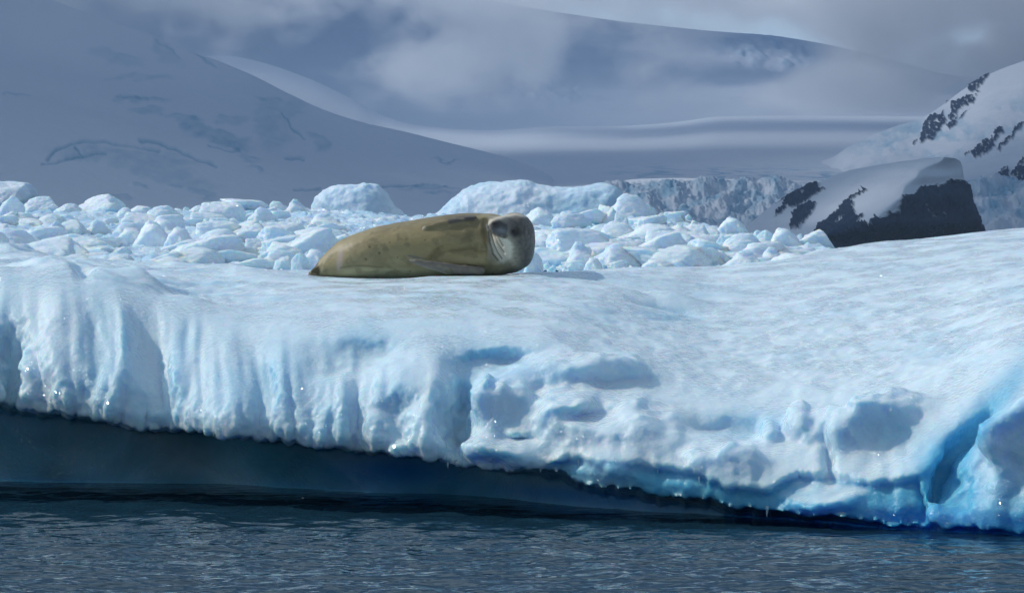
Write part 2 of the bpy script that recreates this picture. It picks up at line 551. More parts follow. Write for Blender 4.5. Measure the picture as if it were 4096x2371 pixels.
# hollows and gullies in the left wall (the distance is counted from the plain wall, + is into the ice)
prim('ell', 20, 1330, -0.2, (0.16, 0.4, 0.75), 0.16, '-', 0.08)
prim('ell', 1440, 1405, -0.16, (0.40, 0.30, 0.15), 0.16, '-', 0.05)
prim('ell', 1590, 1610, -0.12, (0.22, 0.26, 0.30), 0.16, '-', 0.15)
prim('ell', 1790, 1660, 0.0, (0.10, 0.25, 0.30), 0.10, '-', 0.2)
# the step where the wall breaks: a notch, a shelf and a squared block
prim('ell', 2000, 1440, -0.10, (0.40, 0.36, 0.11), 0.12, '-', 0.06)
prim('ell', 1860, 1560, -0.10, (0.12, 0.34, 0.42), 0.16, '-', -0.1)
prim('ell', 2330, 1480, 0.12, (0.55, 0.35, 0.14), 0.12, '+', 0.05)
prim('ell', 2200, 1548, -0.14, (0.60, 0.28, 0.04), 0.10, '-', 0.05)
prim('box', 2020, 1645, 0.20, (0.25, 0.35, 0.225), 0.06, '+', -0.02, 0.08, -0.12)
prim('ell', 2160, 1650, -0.18, (0.06, 0.30, 0.20), 0.10, '-', 0.25)
prim('ell', 2040, 1812, 0.25, (0.40, 0.42, 0.115), 0.06, '+', -0.18)
prim('ell', 1935, 1795, 0.10, (0.11, 0.25, 0.09), 0.06, '+')
prim('ell', 2080, 1756, -0.12, (0.20, 0.25, 0.02), 0.05, '-', 0.02)
# rounded lobes of the right edge
prim('ell', 2330, 1690, 0.30, (0.44, 0.50, 0.26), 0.16, '+', -0.25)
prim('ell', 2600, 1745, 0.30, (0.46, 0.48, 0.24), 0.16, '+', -0.16)
prim('ell', 2370, 1655, -0.22, (0.24, 0.22, 0.05), 0.10, '-', 0.10)
prim('ell', 2480, 1870, 0.25, (0.30, 0.36, 0.10), 0.10, '+', -0.2)
prim('ell', 2930, 1705, -0.06, (0.40, 0.22, 0.085), 0.12, '-', -0.10)
prim('ell', 2810, 1835, 0.15, (0.17, 0.26, 0.12), 0.06, '+', -0.1)
prim('ell', 3000, 1855, 0.18, (0.36, 0.32, 0.15), 0.07, '+', -0.25)
prim('ell', 3080, 1740, 0.15, (0.10, 0.26, 0.12), 0.06, '+', 0.5)
prim('ell', 3215, 1740, 0.22, (0.18, 0.38, 0.29), 0.08, '+', 0.05)
prim('ell', 3510, 1740, 0.25, (0.56, 0.52, 0.36), 0.14, '+', 0.12)
prim('ell', 3560, 1710, -0.42, (0.36, 0.30, 0.19), 0.26, '-', 0.25)
prim('ell', 3310, 1810, -0.20, (0.03, 0.20, 0.22), 0.10, '-', 0.1)
prim('ell', 3330, 2000, 0.16, (0.34, 0.30, 0.085), 0.10, '+', 0.15)
prim('ell', 3920, 1680, -0.16, (0.13, 0.34, 0.85), 0.14, '-', -0.66)
prim('ell', 3830, 1880, -0.16, (0.17, 0.28, 0.24), 0.16, '-', 0.35)
prim('box', 4080, 1790, 0.12, (0.33, 0.40, 0.27), 0.06, '+', 0.55, 0.09, -0.1)

V, Q = surface_nets(F, fxs, fys, fzs)
del F, F0
V = relax(V, Q, 1, 0.5)
V[:, 0] = V[:, 0] / UK * V[:, 1]
Nn = vnormals(V, Q)
px, py = proj(V)
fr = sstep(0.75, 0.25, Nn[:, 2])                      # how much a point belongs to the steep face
lw = sstep(2300, 1800, px)
zlv = np.interp(px, xpc, zl)
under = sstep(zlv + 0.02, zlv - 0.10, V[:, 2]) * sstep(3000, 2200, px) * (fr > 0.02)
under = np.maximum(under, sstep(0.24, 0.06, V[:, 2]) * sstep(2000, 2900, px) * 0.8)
q = V * np.array([1, 1, 0.35])
d = fr * lw * (0.034 * fbm(q * 3.2, 4, 51) + 0.030 * ridged(q * 7.5, 3, 52) + 0.010 * fbm(V * 15, 2, 57))
d += fr * (1 - lw) * (0.030 * fbm(V * 2.6, 4, 53) + 0.012 * ridged(V * 8, 2, 54))
d += (0.35 + 0.65 * fr) * (0.012 * fbm(V * np.array([3.0, 2.0, 3.0]), 4, 55) + 0.006 * fbm(V * 14, 2, 56))
d *= 1 - 0.85 * under
V = V + Nn * d[:, None]
def blob(x, y, rx, ry, a=0.0):
    ca, sa = math.cos(a), math.sin(a)
    dx, dy = px - x, py - y
    return np.exp(-((dx * ca + dy * sa) / rx) ** 2 - ((-dx * sa + dy * ca) / ry) ** 2)
blue = 0.04 + 0.44 * fr * np.clip(0.35 + 0.8 * fbm(V * np.array([1.9, 1.9, 0.6]), 4, 61), 0, 1)  # blue ice, with the teal of the face's shadows also put into the colour
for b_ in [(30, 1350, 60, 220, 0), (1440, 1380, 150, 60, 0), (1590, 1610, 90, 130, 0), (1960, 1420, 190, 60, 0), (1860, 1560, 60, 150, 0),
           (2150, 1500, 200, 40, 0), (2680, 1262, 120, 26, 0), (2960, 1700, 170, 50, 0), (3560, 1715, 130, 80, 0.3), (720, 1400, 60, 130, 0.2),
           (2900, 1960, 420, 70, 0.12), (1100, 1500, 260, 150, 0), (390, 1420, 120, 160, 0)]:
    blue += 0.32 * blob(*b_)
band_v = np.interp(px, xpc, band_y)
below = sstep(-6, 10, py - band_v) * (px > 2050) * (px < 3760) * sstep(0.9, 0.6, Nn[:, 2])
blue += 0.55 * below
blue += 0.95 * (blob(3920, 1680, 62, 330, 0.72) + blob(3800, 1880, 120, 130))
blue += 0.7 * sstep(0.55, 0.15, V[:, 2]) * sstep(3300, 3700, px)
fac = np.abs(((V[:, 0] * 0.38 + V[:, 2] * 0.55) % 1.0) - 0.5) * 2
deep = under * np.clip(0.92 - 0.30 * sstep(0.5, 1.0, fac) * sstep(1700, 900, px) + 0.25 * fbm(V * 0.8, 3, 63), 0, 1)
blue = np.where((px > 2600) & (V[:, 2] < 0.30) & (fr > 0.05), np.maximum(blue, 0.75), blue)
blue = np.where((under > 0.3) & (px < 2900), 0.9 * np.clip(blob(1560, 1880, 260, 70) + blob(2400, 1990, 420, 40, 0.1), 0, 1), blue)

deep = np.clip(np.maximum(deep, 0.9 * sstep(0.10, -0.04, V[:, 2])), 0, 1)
wet = np.clip(under + 0.8 * below + fr * 0.85 * sstep(-0.15, 0.35, fbm(V * 1.1, 3, 64)), 0, 1)
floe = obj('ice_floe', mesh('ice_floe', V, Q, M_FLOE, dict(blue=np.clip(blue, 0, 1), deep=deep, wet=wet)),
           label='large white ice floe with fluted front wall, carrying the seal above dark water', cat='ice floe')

def spike(name, c, r, h, n=7, seed=0):
    rr = np.random.RandomState(seed)
    rings = [(0.0, 1.0), (0.35, 0.72), (0.7, 0.42), (1.0, 0.05)]
    V_ = []
    for t_, k_ in rings:
        a_ = np.arange(n) / n * 2 * math.pi
        V_.append(np.stack([c[0] + r * k_ * np.cos(a_) + 0.1 * r * rr.normal(), c[1] + r * k_ * np.sin(a_), np.full(n, c[2] - h * t_)], -1))
    i_ = np.arange(len(rings) * n).reshape(len(rings), n)
    j_ = np.roll(i_, -1, 1)
    return mesh(name, np.concatenate(V_), np.stack([i_[:-1], i_[1:], j_[1:], j_[:-1]], -1).reshape(-1, 4), M_ICICLE)
for k_, (xp_, len_) in enumerate([(560, .05), (860, .07), (1290, .06), (1585, .05), (1790, .07), (2165, .06), (2310, .10), (2362, .05), (2640, .05), (2795, .08), (3062, .06), (3190, .05), (3530, .05)]):
    m_ = (np.abs(px - xp_) < 9) & (Nn[:, 2] < -0.25) & (V[:, 2] > 0.12)
    if not m_.any(): continue
    v_ = V[m_][np.argmin(V[m_][:, 1])]
    obj('icicle', spike('icicle', v_ + np.array([0, 0.03, 0.03]), 0.014, len_ + 0.03, seed=k_), floe)

# height of the floe top for things lying on it
def floe_top(X, Y):
    return float(np.interp(Y, fys, top[int(np.clip(np.searchsorted(fxs, X / Y * UK), 0, len(fxs) - 1))]))

# ------------------------------------------------------------------ water
def water_material():
    t = NT('sea_water')
    p = t.node('BsdfPrincipled')
    p.inputs['Base Color'].default_value = (0.010, 0.036, 0.058, 1)
    p.inputs['Roughness'].default_value = 0.04
    p.inputs['IOR'].default_value = 1.333
    v = t.coord('Object', (0.55, 1.25, 1.0))
    n = t.noise(v, 5.0, 3, 0.55)
    n2 = t.noise(v, 17.0, 2, 0.5)
    nb = t.bump(n, 1.0, 0.026)
    nb = t.bump(n2, 0.4, 0.004, nb)
    t.link(nb, p.inputs['Normal'])
    t.link(p.outputs[0], t.out.inputs[0])
    return t.m
wx = np.concatenate([-np.geomspace(9000, 8, 24), np.arange(-7.5, 7.5, 0.035), np.geomspace(8, 9000, 24)])
wy = np.concatenate([np.linspace(-200, 15, 14), np.arange(16, 28, 0.028), np.geomspace(29, 12000, 30)])
WX, WY = np.meshgrid(wx, wy, indexing='ij')
wp = stk(WX, WY, 0.0)
near = (sstep(9, 6, np.abs(wp[:, 0])) * sstep(14, 17, wp[:, 1]) * sstep(29, 27, wp[:, 1]))
calm = sstep(0.0, 1.7, np.interp(wp[:, 0] / np.maximum(wp[:, 1], 1) * F_PX + CX, xpc, dw) - wp[:, 1])
wz = 0.028 * fbm(wp * np.array([0.6, 1.8, 1]), 2, 71) + 0.025 * fbm(wp * np.array([1.5, 4.8, 1]), 2, 72) + 0.014 * fbm(wp * np.array([3.4, 10.0, 1]), 2, 73)
wp[:, 2] = wz * near * (0.12 + 0.88 * calm)
obj('water', mesh('water', wp, grid_quads(len(wx), len(wy)), water_material()), kind='structure')
# ------------------------------------------------------------------ far land
def snow_material(name, snow=(0.72, 0.78, 0.85), ice=(0.20, 0.45, 0.62), rock=(0.012, 0.024, 0.052)):  # rock default carries the blue of distant haze in its base colour
    t = NT(name)
    v = t.coord('Object')
    ice_f = t.attr('ice').outputs['Fac']
    rock_f = t.attr('rock').outputs['Fac']
    n = t.noise(v, 0.02, 5, 0.6)
    f = t.math('MULTIPLY', ice_f, t.rng(n, 0.25, 0.7, 0.5, 1.0))
    c = t.mix(f, snow, ice)
    rn = t.noise(v, 0.12, 5, 0.7)
    rc = t.mix(rn, rock, tuple(x * 2.2 for x in rock))
    c = t.mix(rock_f, c, rc)
    p = t.node('BsdfPrincipled')
    t.link(c, p.inputs['Base Color'])
    p.inputs['Roughness'].default_value = 0.8
    p.inputs['Specular IOR Level'].default_value = 0.2
    bn = t.bump(t.noise(v, 0.06, 6, 0.65), 0.5, 3.0)
    t.link(bn, p.inputs['Normal'])
    t.link(p.outputs[0], t.out.inputs[0])
    return t.m
M_SNOW = snow_material('mountain_snow')

def fan(xp0, xp1, nx, rows, nt, relief):
    """terrain sheet through profile rows; each row is ((xp keys), (photo y keys), (distance keys))"""
    xs = np.linspace(xp0, xp1, nx)
    ys = np.array([np.interp(xs, r[0], r[1]) if len(r) > 3 else pchip(xs, r[0], r[1]) for r in rows])
    ds = np.array([pchip(xs, r[0], r[2]) for r in rows])
    k = np.arange(len(rows), dtype=float)
    t = np.linspace(0, len(rows) - 1, nt)
    j = np.clip(t.astype(int), 0, len(rows) - 2)
    w = (t - j)[:, None]
    Yp = ys[j] * (1 - w) + ys[j + 1] * w
    D = ds[j] * (1 - w) + ds[j + 1] * w
    XP = np.repeat(xs[None], nt, 0)
    for _ in range(6):                       # soften the breaks between rows
        D[1:-1] = 0.25 * D[:-2] + 0.5 * D[1:-1] + 0.25 * D[2:]
    V = P(XP, Yp, D).reshape(-1, 3)
    T = np.repeat(t[:, None], nx, 1).ravel()
    Q = grid_quads(nt, nx)[:, ::-1]
    N = vnormals(V, Q)
    px, py = XP.ravel(), Yp.ravel()
    h, at = relief(V, px, py, T)
    V = V + N * h[:, None]
    return V, Q, at

# --- left mountain: one long slope under the cloud
def rel_left(V, px, py, T):
    e = sstep(1.0, 1.0 - 0.06, T) * 0 + np.clip((2 - T) * 6, 0, 1)
    h = 7 * fbm(V / 500, 3, 201) * e + 0.9 * fbm(V / 60, 4, 202) * e
    ice = np.zeros(len(V))
    def patch(x, y, rx, ry, a, amp=1.0):
        ca, sa = math.cos(a), math.sin(a)
        wx = px + 40 * fbm(stk(px / 130, py / 60, 0), 3, 203)
        wy = py + 22 * fbm(stk(px / 90, py / 45, 7), 3, 204)
        dx, dy = wx - x, wy - y
        return amp * sstep(1.15, 0.55, np.hypot((dx * ca + dy * sa) / rx, (-dx * sa + dy * ca) / ry))
    for b in [(460, 225, 150, 36, 0.22, .7), (650, 210, 90, 30, 0.6, .7), (560, 310, 160, 14, -0.03, .5), (560, 395, 110, 12, 0.0, .8), (590, 445, 100, 22, 0.05, .8),
              (760, 490, 100, 26, 0.25, .9), (880, 555, 140, 40, 0.25, 1.0), (920, 480, 70, 16, 0, .5), (1090, 500, 90, 110, -0.3, .5), (1160, 440, 50, 70, 0.6, .5),
              (1060, 400, 50, 16, 0, .8), (1270, 570, 60, 30, 0.6, .7), (500, 640, 320, 40, 0.1, .55), (640, 700, 260, 40, 0.25, .5), (980, 640, 60, 26, 0.4, .6),
              (60, 395, 60, 7, 0, .8), (560, 745, 40, 12, 0, .9), (680, 745, 50, 10, 0.1, .9), (1790, 642, 60, 6, 0.05, .9), (1700, 752, 110, 9, -0.05, .8), (1740, 770, 80, 8, 0, .8),
              (1000, 690, 50, 10, 0.2, .8), (800, 780, 80, 18, 0.2, .7), (480, 800, 80, 14, 0, .6)]:
        ice = np.maximum(ice, patch(*b))
    # bergschrunds and crevasse lines
    wx = px + 14 * fbm(stk(px / 60, py / 40, 3), 3, 205); wy = py + 9 * fbm(stk(px / 60, py / 40, 9), 3, 206)
    crev = np.zeros(len(V))
    for ln, w in [([(190, 640), (240, 600), (330, 580), (420, 585), (560, 605), (640, 615)], 5), ([(560, 580), (680, 605), (760, 640), (860, 675)], 6), ([(300, 605), (330, 635), (420, 628)], 4),
                  ([(170, 660), (300, 640), (360, 632)], 4), ([(840, 585), (900, 605), (960, 600)], 5), ([(1130, 470), (1180, 520), (1220, 560)], 5), ([(1140, 625), (1220, 625)], 4),
                  ([(1530, 742), (1700, 736), (1850, 750)], 4), ([(1180, 770), (1280, 768)], 4), ([(620, 150), (700, 210)], 5), ([(720, 170), (860, 260)], 5), ([(470, 380), (590, 392)], 4)]:
        crev = np.maximum(crev, np.exp(-(line_d(wx, wy, ln) / w) ** 2))
    rough = ice * 0.8 + crev
    h = h - 1.3 * crev + 1.5 * ice * ridged(V / 16, 3, 207)
    return h, dict(ice=np.clip(ice * (0.62 + 0.5 * fbm(stk(px / 50, py / 25, 2), 3, 208)) + 0.9 * crev, 0, 1), rock=np.zeros(len(V)))
kx = [-900, -500, 0, 300, 500, 715, 894, 1008, 1170, 1316, 1463, 1625, 1788, 1950, 2048, 2250, 2600]
ktop = [-480, -330, -90, 35, 105, 187, 252, 300, 382, 447, 492, 528, 569, 609, 636, 730, 1060]
rows = [(kx, [1045] * 17, [1650] * 17),
        (kx, [0.55 * 1010 + 0.45 * y for y in ktop], [2050] * 17),
        (kx, ktop, [2900] * 15 + [2750, 2500]),
        (kx, [y + 60 for y in ktop], [3200] * 17)]
V, Q, at = fan(-900, 2600, 620, rows, 300, rel_left)
obj('mountain_slope', mesh('mountain_slope', V, Q, M_SNOW, at), kind='structure')

# --- glacier: gentle snowfield between the mountains
def rel_glac(V, px, py, T):
    h = 4 * fbm(V * np.array([1 / 700, 1 / 420, 0]), 3, 211) + 0.7 * fbm(V * np.array([1 / 160, 1 / 90, 0]), 3, 212)
    h *= np.clip((3 - T) * 8, 0, 1)
    cre = sstep(0.62, 0.8, ridged(stk(px / 220, py / 11, 0.0), 2, 213)) * sstep(640, 690, py) * sstep(760, 720, py) * sstep(2300, 2700, px)
    return h - 1.0 * cre, dict(ice=np.clip(cre * 0.9, 0, 1), rock=np.zeros(len(V)))
gx = [300, 700, 900, 1016, 1219, 1422, 1544, 1700, 1957, 2223, 2480, 2689, 2889, 3079, 3678, 4200, 4700]
gy = [420, 235, 222, 242, 308, 403, 467, 506, 521, 506, 504, 490, 466, 463, 466, 470, 470]
rows = [(gx, [1045] * 17, [2150] * 17), (gx, [790] * 17, [2420] * 17), (gx, [700] * 17, [2760] * 17), (gx, [0.5 * 690 + 0.5 * y for y in gy], [3350] * 17), (gx, gy, [4300] * 17), (gx, [y + 30 for y in gy], [5000] * 17)]
V, Q, at = fan(300, 4700, 560, rows, 260, rel_glac)
obj('glacier', mesh('glacier', V, Q, M_SNOW, at), kind='structure')

# --- icefall below the snowfield
def rel_fall(V, px, py, T):
    e = sstep(3000, 3000, px) * 0 + sstep(0.05, 0.4, T) * sstep(2.9, 2.1, T) * sstep(2280, 2500, px)
    q = stk(px / 34, py / 26, 0.0)
    blk = fbm(q * np.array([0.30, 0.55, 1]), 2, 227)
    h = e * (7.0 * (np.floor(blk * 5) / 5) + 4.0 * ridged(q * 0.42, 3, 221) + 2.2 * np.abs(fbm(q * 1.2, 3, 222)))
    ice = e * np.clip(0.36 + 0.9 * fbm(q * 0.5, 4, 223) + 0.5 * ridged(q * 0.6, 2, 225) - 0.2, 0, 1)
    ice *= sstep(960, 880, py)
    return h, dict(ice=np.clip(ice, 0, 1), rock=np.zeros(len(V)))
ix = [1900, 2200, 2400, 2550, 2700, 2900, 3100, 3400, 3700, 4200]
iy = [770, 748, 735, 716, 712, 716, 720, 726, 720, 700]
rows = [(ix, [1045] * 10, [2080] * 10), (ix, [0.5 * 1030 + 0.5 * (y + 25) for y in iy], [2200] * 10), (ix, [y + 22 for y in iy], [2320] * 10), (ix, iy, [2600] * 10)]
V, Q, at = fan(1900, 4200, 620, rows, 230, rel_fall)
obj('icefall', mesh('icefall', V, Q, M_SNOW, at), kind='structure')

# --- far mountain in the mist
def rel_back(V, px, py, T):
    e = np.clip((2 - T) * 6, 0, 1)
    h = 26 * fbm(V / 1100, 4, 231) * e + 3 * fbm(V / 150, 4, 232) * e
    q = stk(px / 40, py / 28, 0.0)
    m = np.maximum(sstep(1.2, 0.5, np.hypot((px - 3060 - 0.5 * (py - 230)) / 210, (py - 225) / 85)), sstep(1.2, 0.4, np.hypot((px - 2200) / 140, (py - 360) / 90)) * 0.5)
    m = m * np.clip(0.5 + 1.4 * fbm(q * 0.5, 3, 233), 0, 1)
    h += m * 13 * ridged(q, 3, 234)
    return h, dict(ice=np.clip(m * (0.5 + 0.8 * fbm(q, 3, 235)), 0, 1), rock=np.zeros(len(V)))
bx = [-900, 300, 1100, 1700, 2000, 2300, 2499, 2651, 2841, 3079, 3269, 3507, 3800, 4200, 4800]
by = [-420, -330, -190, -60, 10, 60, 88, 105, 124, 143, 171, 225, 300, 350, 400]
rows = [(bx, [620] * 15, [5200] * 15), (bx, [430] * 15, [5600] * 15), (bx, by, [7600] * 15), (bx, [y + 40 for y in by], [8600] * 15)]
V, Q, at = fan(-900, 4800, 560, rows, 220, rel_back)
obj('far_mountain', mesh('far_mountain', V, Q, M_SNOW, at), kind='structure')

# --- right mountain with rock bands
def Z4(pts): return [(2900 + x / 1.7166, 200 + y / 1.7166) for x, y in pts]
RM_ROCK = [Z4(p) for p in (
    [(1825, 158), (1795, 200), (1770, 240), (1730, 265), (1745, 285), (1700, 290), (1665, 275), (1680, 240), (1725, 215), (1740, 190)],
    [(1732, 300), (1700, 345), (1640, 365), (1610, 395), (1580, 420), (1590, 470), (1560, 510), (1525, 538), (1520, 500), (1550, 470), (1520, 455), (1550, 410), (1555, 370), (1600, 345), (1660, 310)],
    [(1505, 410), (1508, 490), (1480, 520), (1420, 590), (1330, 625), (1345, 560), (1360, 500), (1410, 450), (1440, 440), (1480, 440)],
    [(1318, 600), (1300, 640), (1285, 635)],
    [(1545, 340), (1500, 380), (1530, 345)],
    [(1670, 400), (1635, 430), (1595, 470), (1605, 430)],
    [(1910, 520), (1900, 550), (1870, 560), (1860, 600), (1830, 620), (1850, 650), (1820, 690), (1760, 725), (1700, 732), (1690, 690), (1740, 650), (1760, 600), (1810, 590), (1850, 530), (1880, 515)],
    [(1690, 670), (1650, 720), (1645, 705)],
    [(2053, 465), (2040, 500), (1990, 530), (1970, 590), (1920, 640), (1890, 685), (1860, 688), (1890, 630), (1930, 590), (1960, 550), (1985, 500)],
    [(2200, 640), (2040, 745), (2000, 790), (1960, 860), (2000, 880), (1960, 910), (2020, 915), (2200, 990)],
    [(1940, 790), (1900, 820), (1850, 870), (1845, 930), (1880, 945), (1910, 910), (1950, 880), (1945, 840)])]
def rel_right(V, px, py, T):
    e = np.clip((2 - T) * 6, 0, 1)
    h = 6 * fbm(V / 160, 4, 241) * e + 0.7 * fbm(V / 26, 4, 242) * e
    wx = px + 9 * fbm(stk(px / 22, py / 22, 0), 4, 243); wy = py + 9 * fbm(stk(px / 22, py / 22, 5), 4, 244)
    rock = np.zeros(len(V))
    for p in RM_ROCK: rock = np.maximum(rock, sstep(1.5, -1.5, poly_sd(wx, wy, p)))
    rock *= sstep(-0.42, -0.2, fbm(stk(px / 14, py / 14, 3), 3, 247))
    n = fbm(stk(px / 90, py / 60, 1), 4, 245)
    ice = np.clip(sstep(-0.25, 0.5, n) * (sstep(3300, 3420, px) * sstep(1.5, 0.2, np.hypot((px - 3700 - (540 - py) * 0.9) / 330, (py - 560) / 110))), 0, 1)
    ice = np.maximum(ice, 0.8 * sstep(1.3, 0.3, np.hypot((px - 4080) / 160, (py - 470) / 90)) * sstep(-.3, .4, n))
    ice = np.maximum(ice, 0.6 * sstep(690, 740, py) * sstep(3840, 3900, px) * np.clip(.5 + n, 0, 1))
    h += rock * (0.9 + 1.6 * ridged(V / 7, 3, 246)) - ice * 1.2 * ridged(V / 14, 3, 248)
    return h, dict(ice=ice * 0.8, rock=rock)
rx = [3000, 3200, 3331, 3395, 3482, 3587, 3681, 3774, 3855, 3966, 4096, 4300, 4800]
ry = [720, 668, 628, 587, 544, 503, 474, 418, 357, 293, 244, 180, 60]
rows = [(rx, [1045] * 13, [2250] * 13), (rx, [0.6 * 950 + 0.4 * y for y in ry], [2450] * 13), (rx, ry, [3100 - 0.15 * (x - 3000) for x in rx]), (rx, [y + 60 for y in ry], [3500] * 13)]
V, Q, at = fan(3000, 4800, 600, rows, 330, rel_right)
obj('snowy_ridge', mesh('snowy_ridge', V, Q, M_SNOW, at), kind='structure')

# --- headland: snow dome broken off in a dark cliff
HL = [Z4(p) for p in (
    [(345, 1140), (400, 1070), (440, 1000), (520, 930), (600, 895), (650, 895), (640, 950), (690, 945), (630, 985), (540, 1050), (470, 1090), (430, 1075), (380, 1135)],
    [(440, 1220), (470, 1140), (520, 1080), (600, 1055), (635, 1060), (600, 1110), (560, 1170), (500, 1225)],
    [(585, 1270), (640, 1215), (720, 1160), (800, 1080), (820, 1050), (880, 1010), (970, 950), (980, 965), (900, 1010), (860, 1050), (890, 1045), (870, 1080), (890, 1110), (900, 1150),
     (955, 1135), (940, 1160), (900, 1190), (990, 1195), (1010, 1160), (1090, 1145), (1110, 1110), (1190, 1110), (1195, 1050), (1220, 1000), (1290, 990), (1340, 940), (1430, 930),
     (1500, 925), (1525, 895), (1590, 885), (1660, 910), (1690, 1010), (1720, 1110), (1760, 1200), (1790, 1250), (1850, 1500), (550, 1500)])]
HL_SNOW = [Z4(p) for p in ([(755, 1200), (790, 1150), (830, 1142), (800, 1195)], [(525, 1000), (540, 965), (552, 975), (540, 1005)], [(1370, 1200), (1400, 1205), (1480, 1270), (1450, 1275)], [(1470, 1230), (1500, 1215), (1505, 1245)],
                           [(1600, 1180), (1640, 1225), (1620, 1230)], [(1405, 1110), (1440, 1140), (1425, 1145)], [(1480, 1070), (1510, 1125), (1490, 1120)], [(1380, 1060), (1395, 1090), (1375, 1100)], [(1360, 1030), (1375, 1060), (1362, 1062)])]
RIDGE = Z4([(560, 1290), (985, 1190), (1010, 1150), (1180, 1000), (1200, 930), (1285, 860), (1290, 820), (1380, 770), (1480, 735)])
def rel_head(V, px, py, T):
    e = np.clip((2 - T) * 6, 0, 1)
    wx = px + 9 * fbm(stk(px / 13, py / 13, 0), 4, 251); wy = py + 11 * fbm(stk(px / 13, py / 13, 5), 4, 252)
    rock = np.zeros(len(V))
    for p in HL: rock = np.maximum(rock, sstep(1.2, -1.2, poly_sd(wx, wy, p)))
    for p in HL_SNOW: rock = np.minimum(rock, sstep(-1.2, 1.2, poly_sd(wx, wy, p)))
    h = 1.2 * fbm(V / 40, 4, 253) * e + rock * (0.5 + 2.2 * ridged(V / np.array([4.0, 4.0, 11]), 4, 254) + 1.6 * fbm(V / 9, 3, 255))
    return h, dict(ice=np.zeros(len(V)), rock=rock)
hx = np.array([2880, 2960, 3100, 3200, 3260, 3330, 3400, 3500, 3600, 3700, 3780, 3820, 3842, 3850, 3856, 3885, 3903, 3925, 3945, 3990.0])
hy = np.array([1050, 940, 815, 765, 738, 705, 680, 662, 646, 634, 629, 633, 645, 668, 715, 790, 850, 905, 936, 1010.0])
nx, nt = 460, 230
xs = np.linspace(2880, 3990, nx)
yt = np.interp(xs, hx, hy)
tq = np.linspace(0, 1, nt)
XP = np.repeat(xs[None], nt, 0)
YP = 1050 + (yt[None] - 1050) * tq[:, None]
rd = np.asarray(RIDGE)
xr = np.interp(YP, rd[::-1, 1], rd[::-1, 0])          # ridge position at this height
side = XP - xr
D = 1700 + np.where(side < 0, -side * 0.38, side * 0.22) + (1010 - YP) * np.where(side < 0, 0.42, 0.30) + 0.16 * np.hypot(side, 60)
for _ in range(40):
    D[1:-1] = 0.25 * D[:-2] + 0.5 * D[1:-1] + 0.25 * D[2:]
    D[:, 1:-1] = 0.25 * D[:, :-2] + 0.5 * D[:, 1:-1] + 0.25 * D[:, 2:]
D = D + 25 * tq[:, None] ** 8
V = P(XP, YP, D)
back = V[-1:].copy(); back[..., 1] += 90; back[..., 2] -= 4
V = np.concatenate([V, back]).reshape(-1, 3)
T = np.concatenate([np.repeat(2 * tq[:, None], nx, 1).ravel(), np.full(nx, 2.0)])
Q = grid_quads(nt + 1, nx)[:, ::-1]
N = vnormals(V, Q)
h, at = rel_head(V, np.concatenate([XP.ravel(), xs]), np.concatenate([YP.ravel(), yt]), T)
obj('rock_headland', mesh('rock_headland', V + N * h[:, None], Q, M_SNOW, at), kind='structure')

# ------------------------------------------------------------------ cloud
def shade_cloud_deck():  # cloud layer out of view, shaped to shade the land and leave sunlit patches
    base = 900.0
    xs = np.linspace(-9000, 9000, 300); ys = np.linspace(1400, 9500, 220)
    X, Y = np.meshgrid(xs, ys, indexing='ij')
    p = stk(X, Y, 0.0)
    dens = np.clip(0.95 + 0.12 * fbm(p / 900, 4, 301), 0, 0.985)
    def gap(base, xp, yp, d, rx, ry, a):                     # a break shaped up-sun of a chosen place, to light it
        g = P(xp, yp, d)
        r = (base - g[2]) / SUN.z
        c = g + np.array(SUN) * r
        w = p[:, :2] + 0.25 * np.stack([rx * fbm(p / 300, 3, 302), ry * fbm(p / 300 + 9, 3, 303)], -1)
        return a * np.exp(-(((w[:, 0] - c[0]) / rx) ** 2 + ((w[:, 1] - c[1]) / ry) ** 2) ** 1.5)
    faces = []
    for lvl in (base, base + 190):
        dd = dens.copy()
        for g in GAPS: dd = dd * (1 - gap(lvl, *g))
        dd *= sstep(1400, 1600, p[:, 1])
        faces.append(1 - np.sqrt(1 - np.clip(dd, 0, 0.999)))   # the sun passes both faces
    und = 40 * fbm(p / 500, 4, 304)
    lo = p + np.stack([0 * und, 0 * und, base + und], -1)
    up = p + np.stack([0 * und, 0 * und, base + 190 + 90 * fbm(p / 420 + 3, 4, 305)], -1)
    n = len(p)
    q = grid_quads(len(xs), len(ys))
    rim = []
    I = np.arange(n).reshape(len(xs), len(ys))
    for s in (I[0], I[-1][::-1], I[:, 0][::-1], I[:, -1]):
        rim.append(np.stack([s[:-1], s[1:], s[1:] + n, s[:-1] + n], -1))
    Q = np.concatenate([q[:, ::-1], q + n] + rim)
    t = NT('cloud')
    a = t.attr('cover').outputs['Fac']
    tr, tl, df = t.node('BsdfTransparent'), t.node('BsdfTranslucent'), t.node('BsdfDiffuse')
    tl.inputs[0].default_value = (0.26, 0.35, 0.48, 1); df.inputs[0].default_value = (0.42, 0.52, 0.66, 1)
    m1, m2 = t.node('MixShader'), t.node('MixShader')
    m1.inputs[0].default_value = 0.35
    t.link(tl.outputs[0], m1.inputs[1]); t.link(df.outputs[0], m1.inputs[2])
    t.link(a, m2.inputs[0]); t.link(tr.outputs[0], m2.inputs[1]); t.link(m1.outputs[0], m2.inputs[2])
    t.link(m2.outputs[0], t.out.inputs[0])
    obj('shade_cloud_deck', mesh('shade_cloud_deck', np.concatenate([lo, up]), Q, t.m, dict(cover=np.concatenate(faces))), kind='structure')
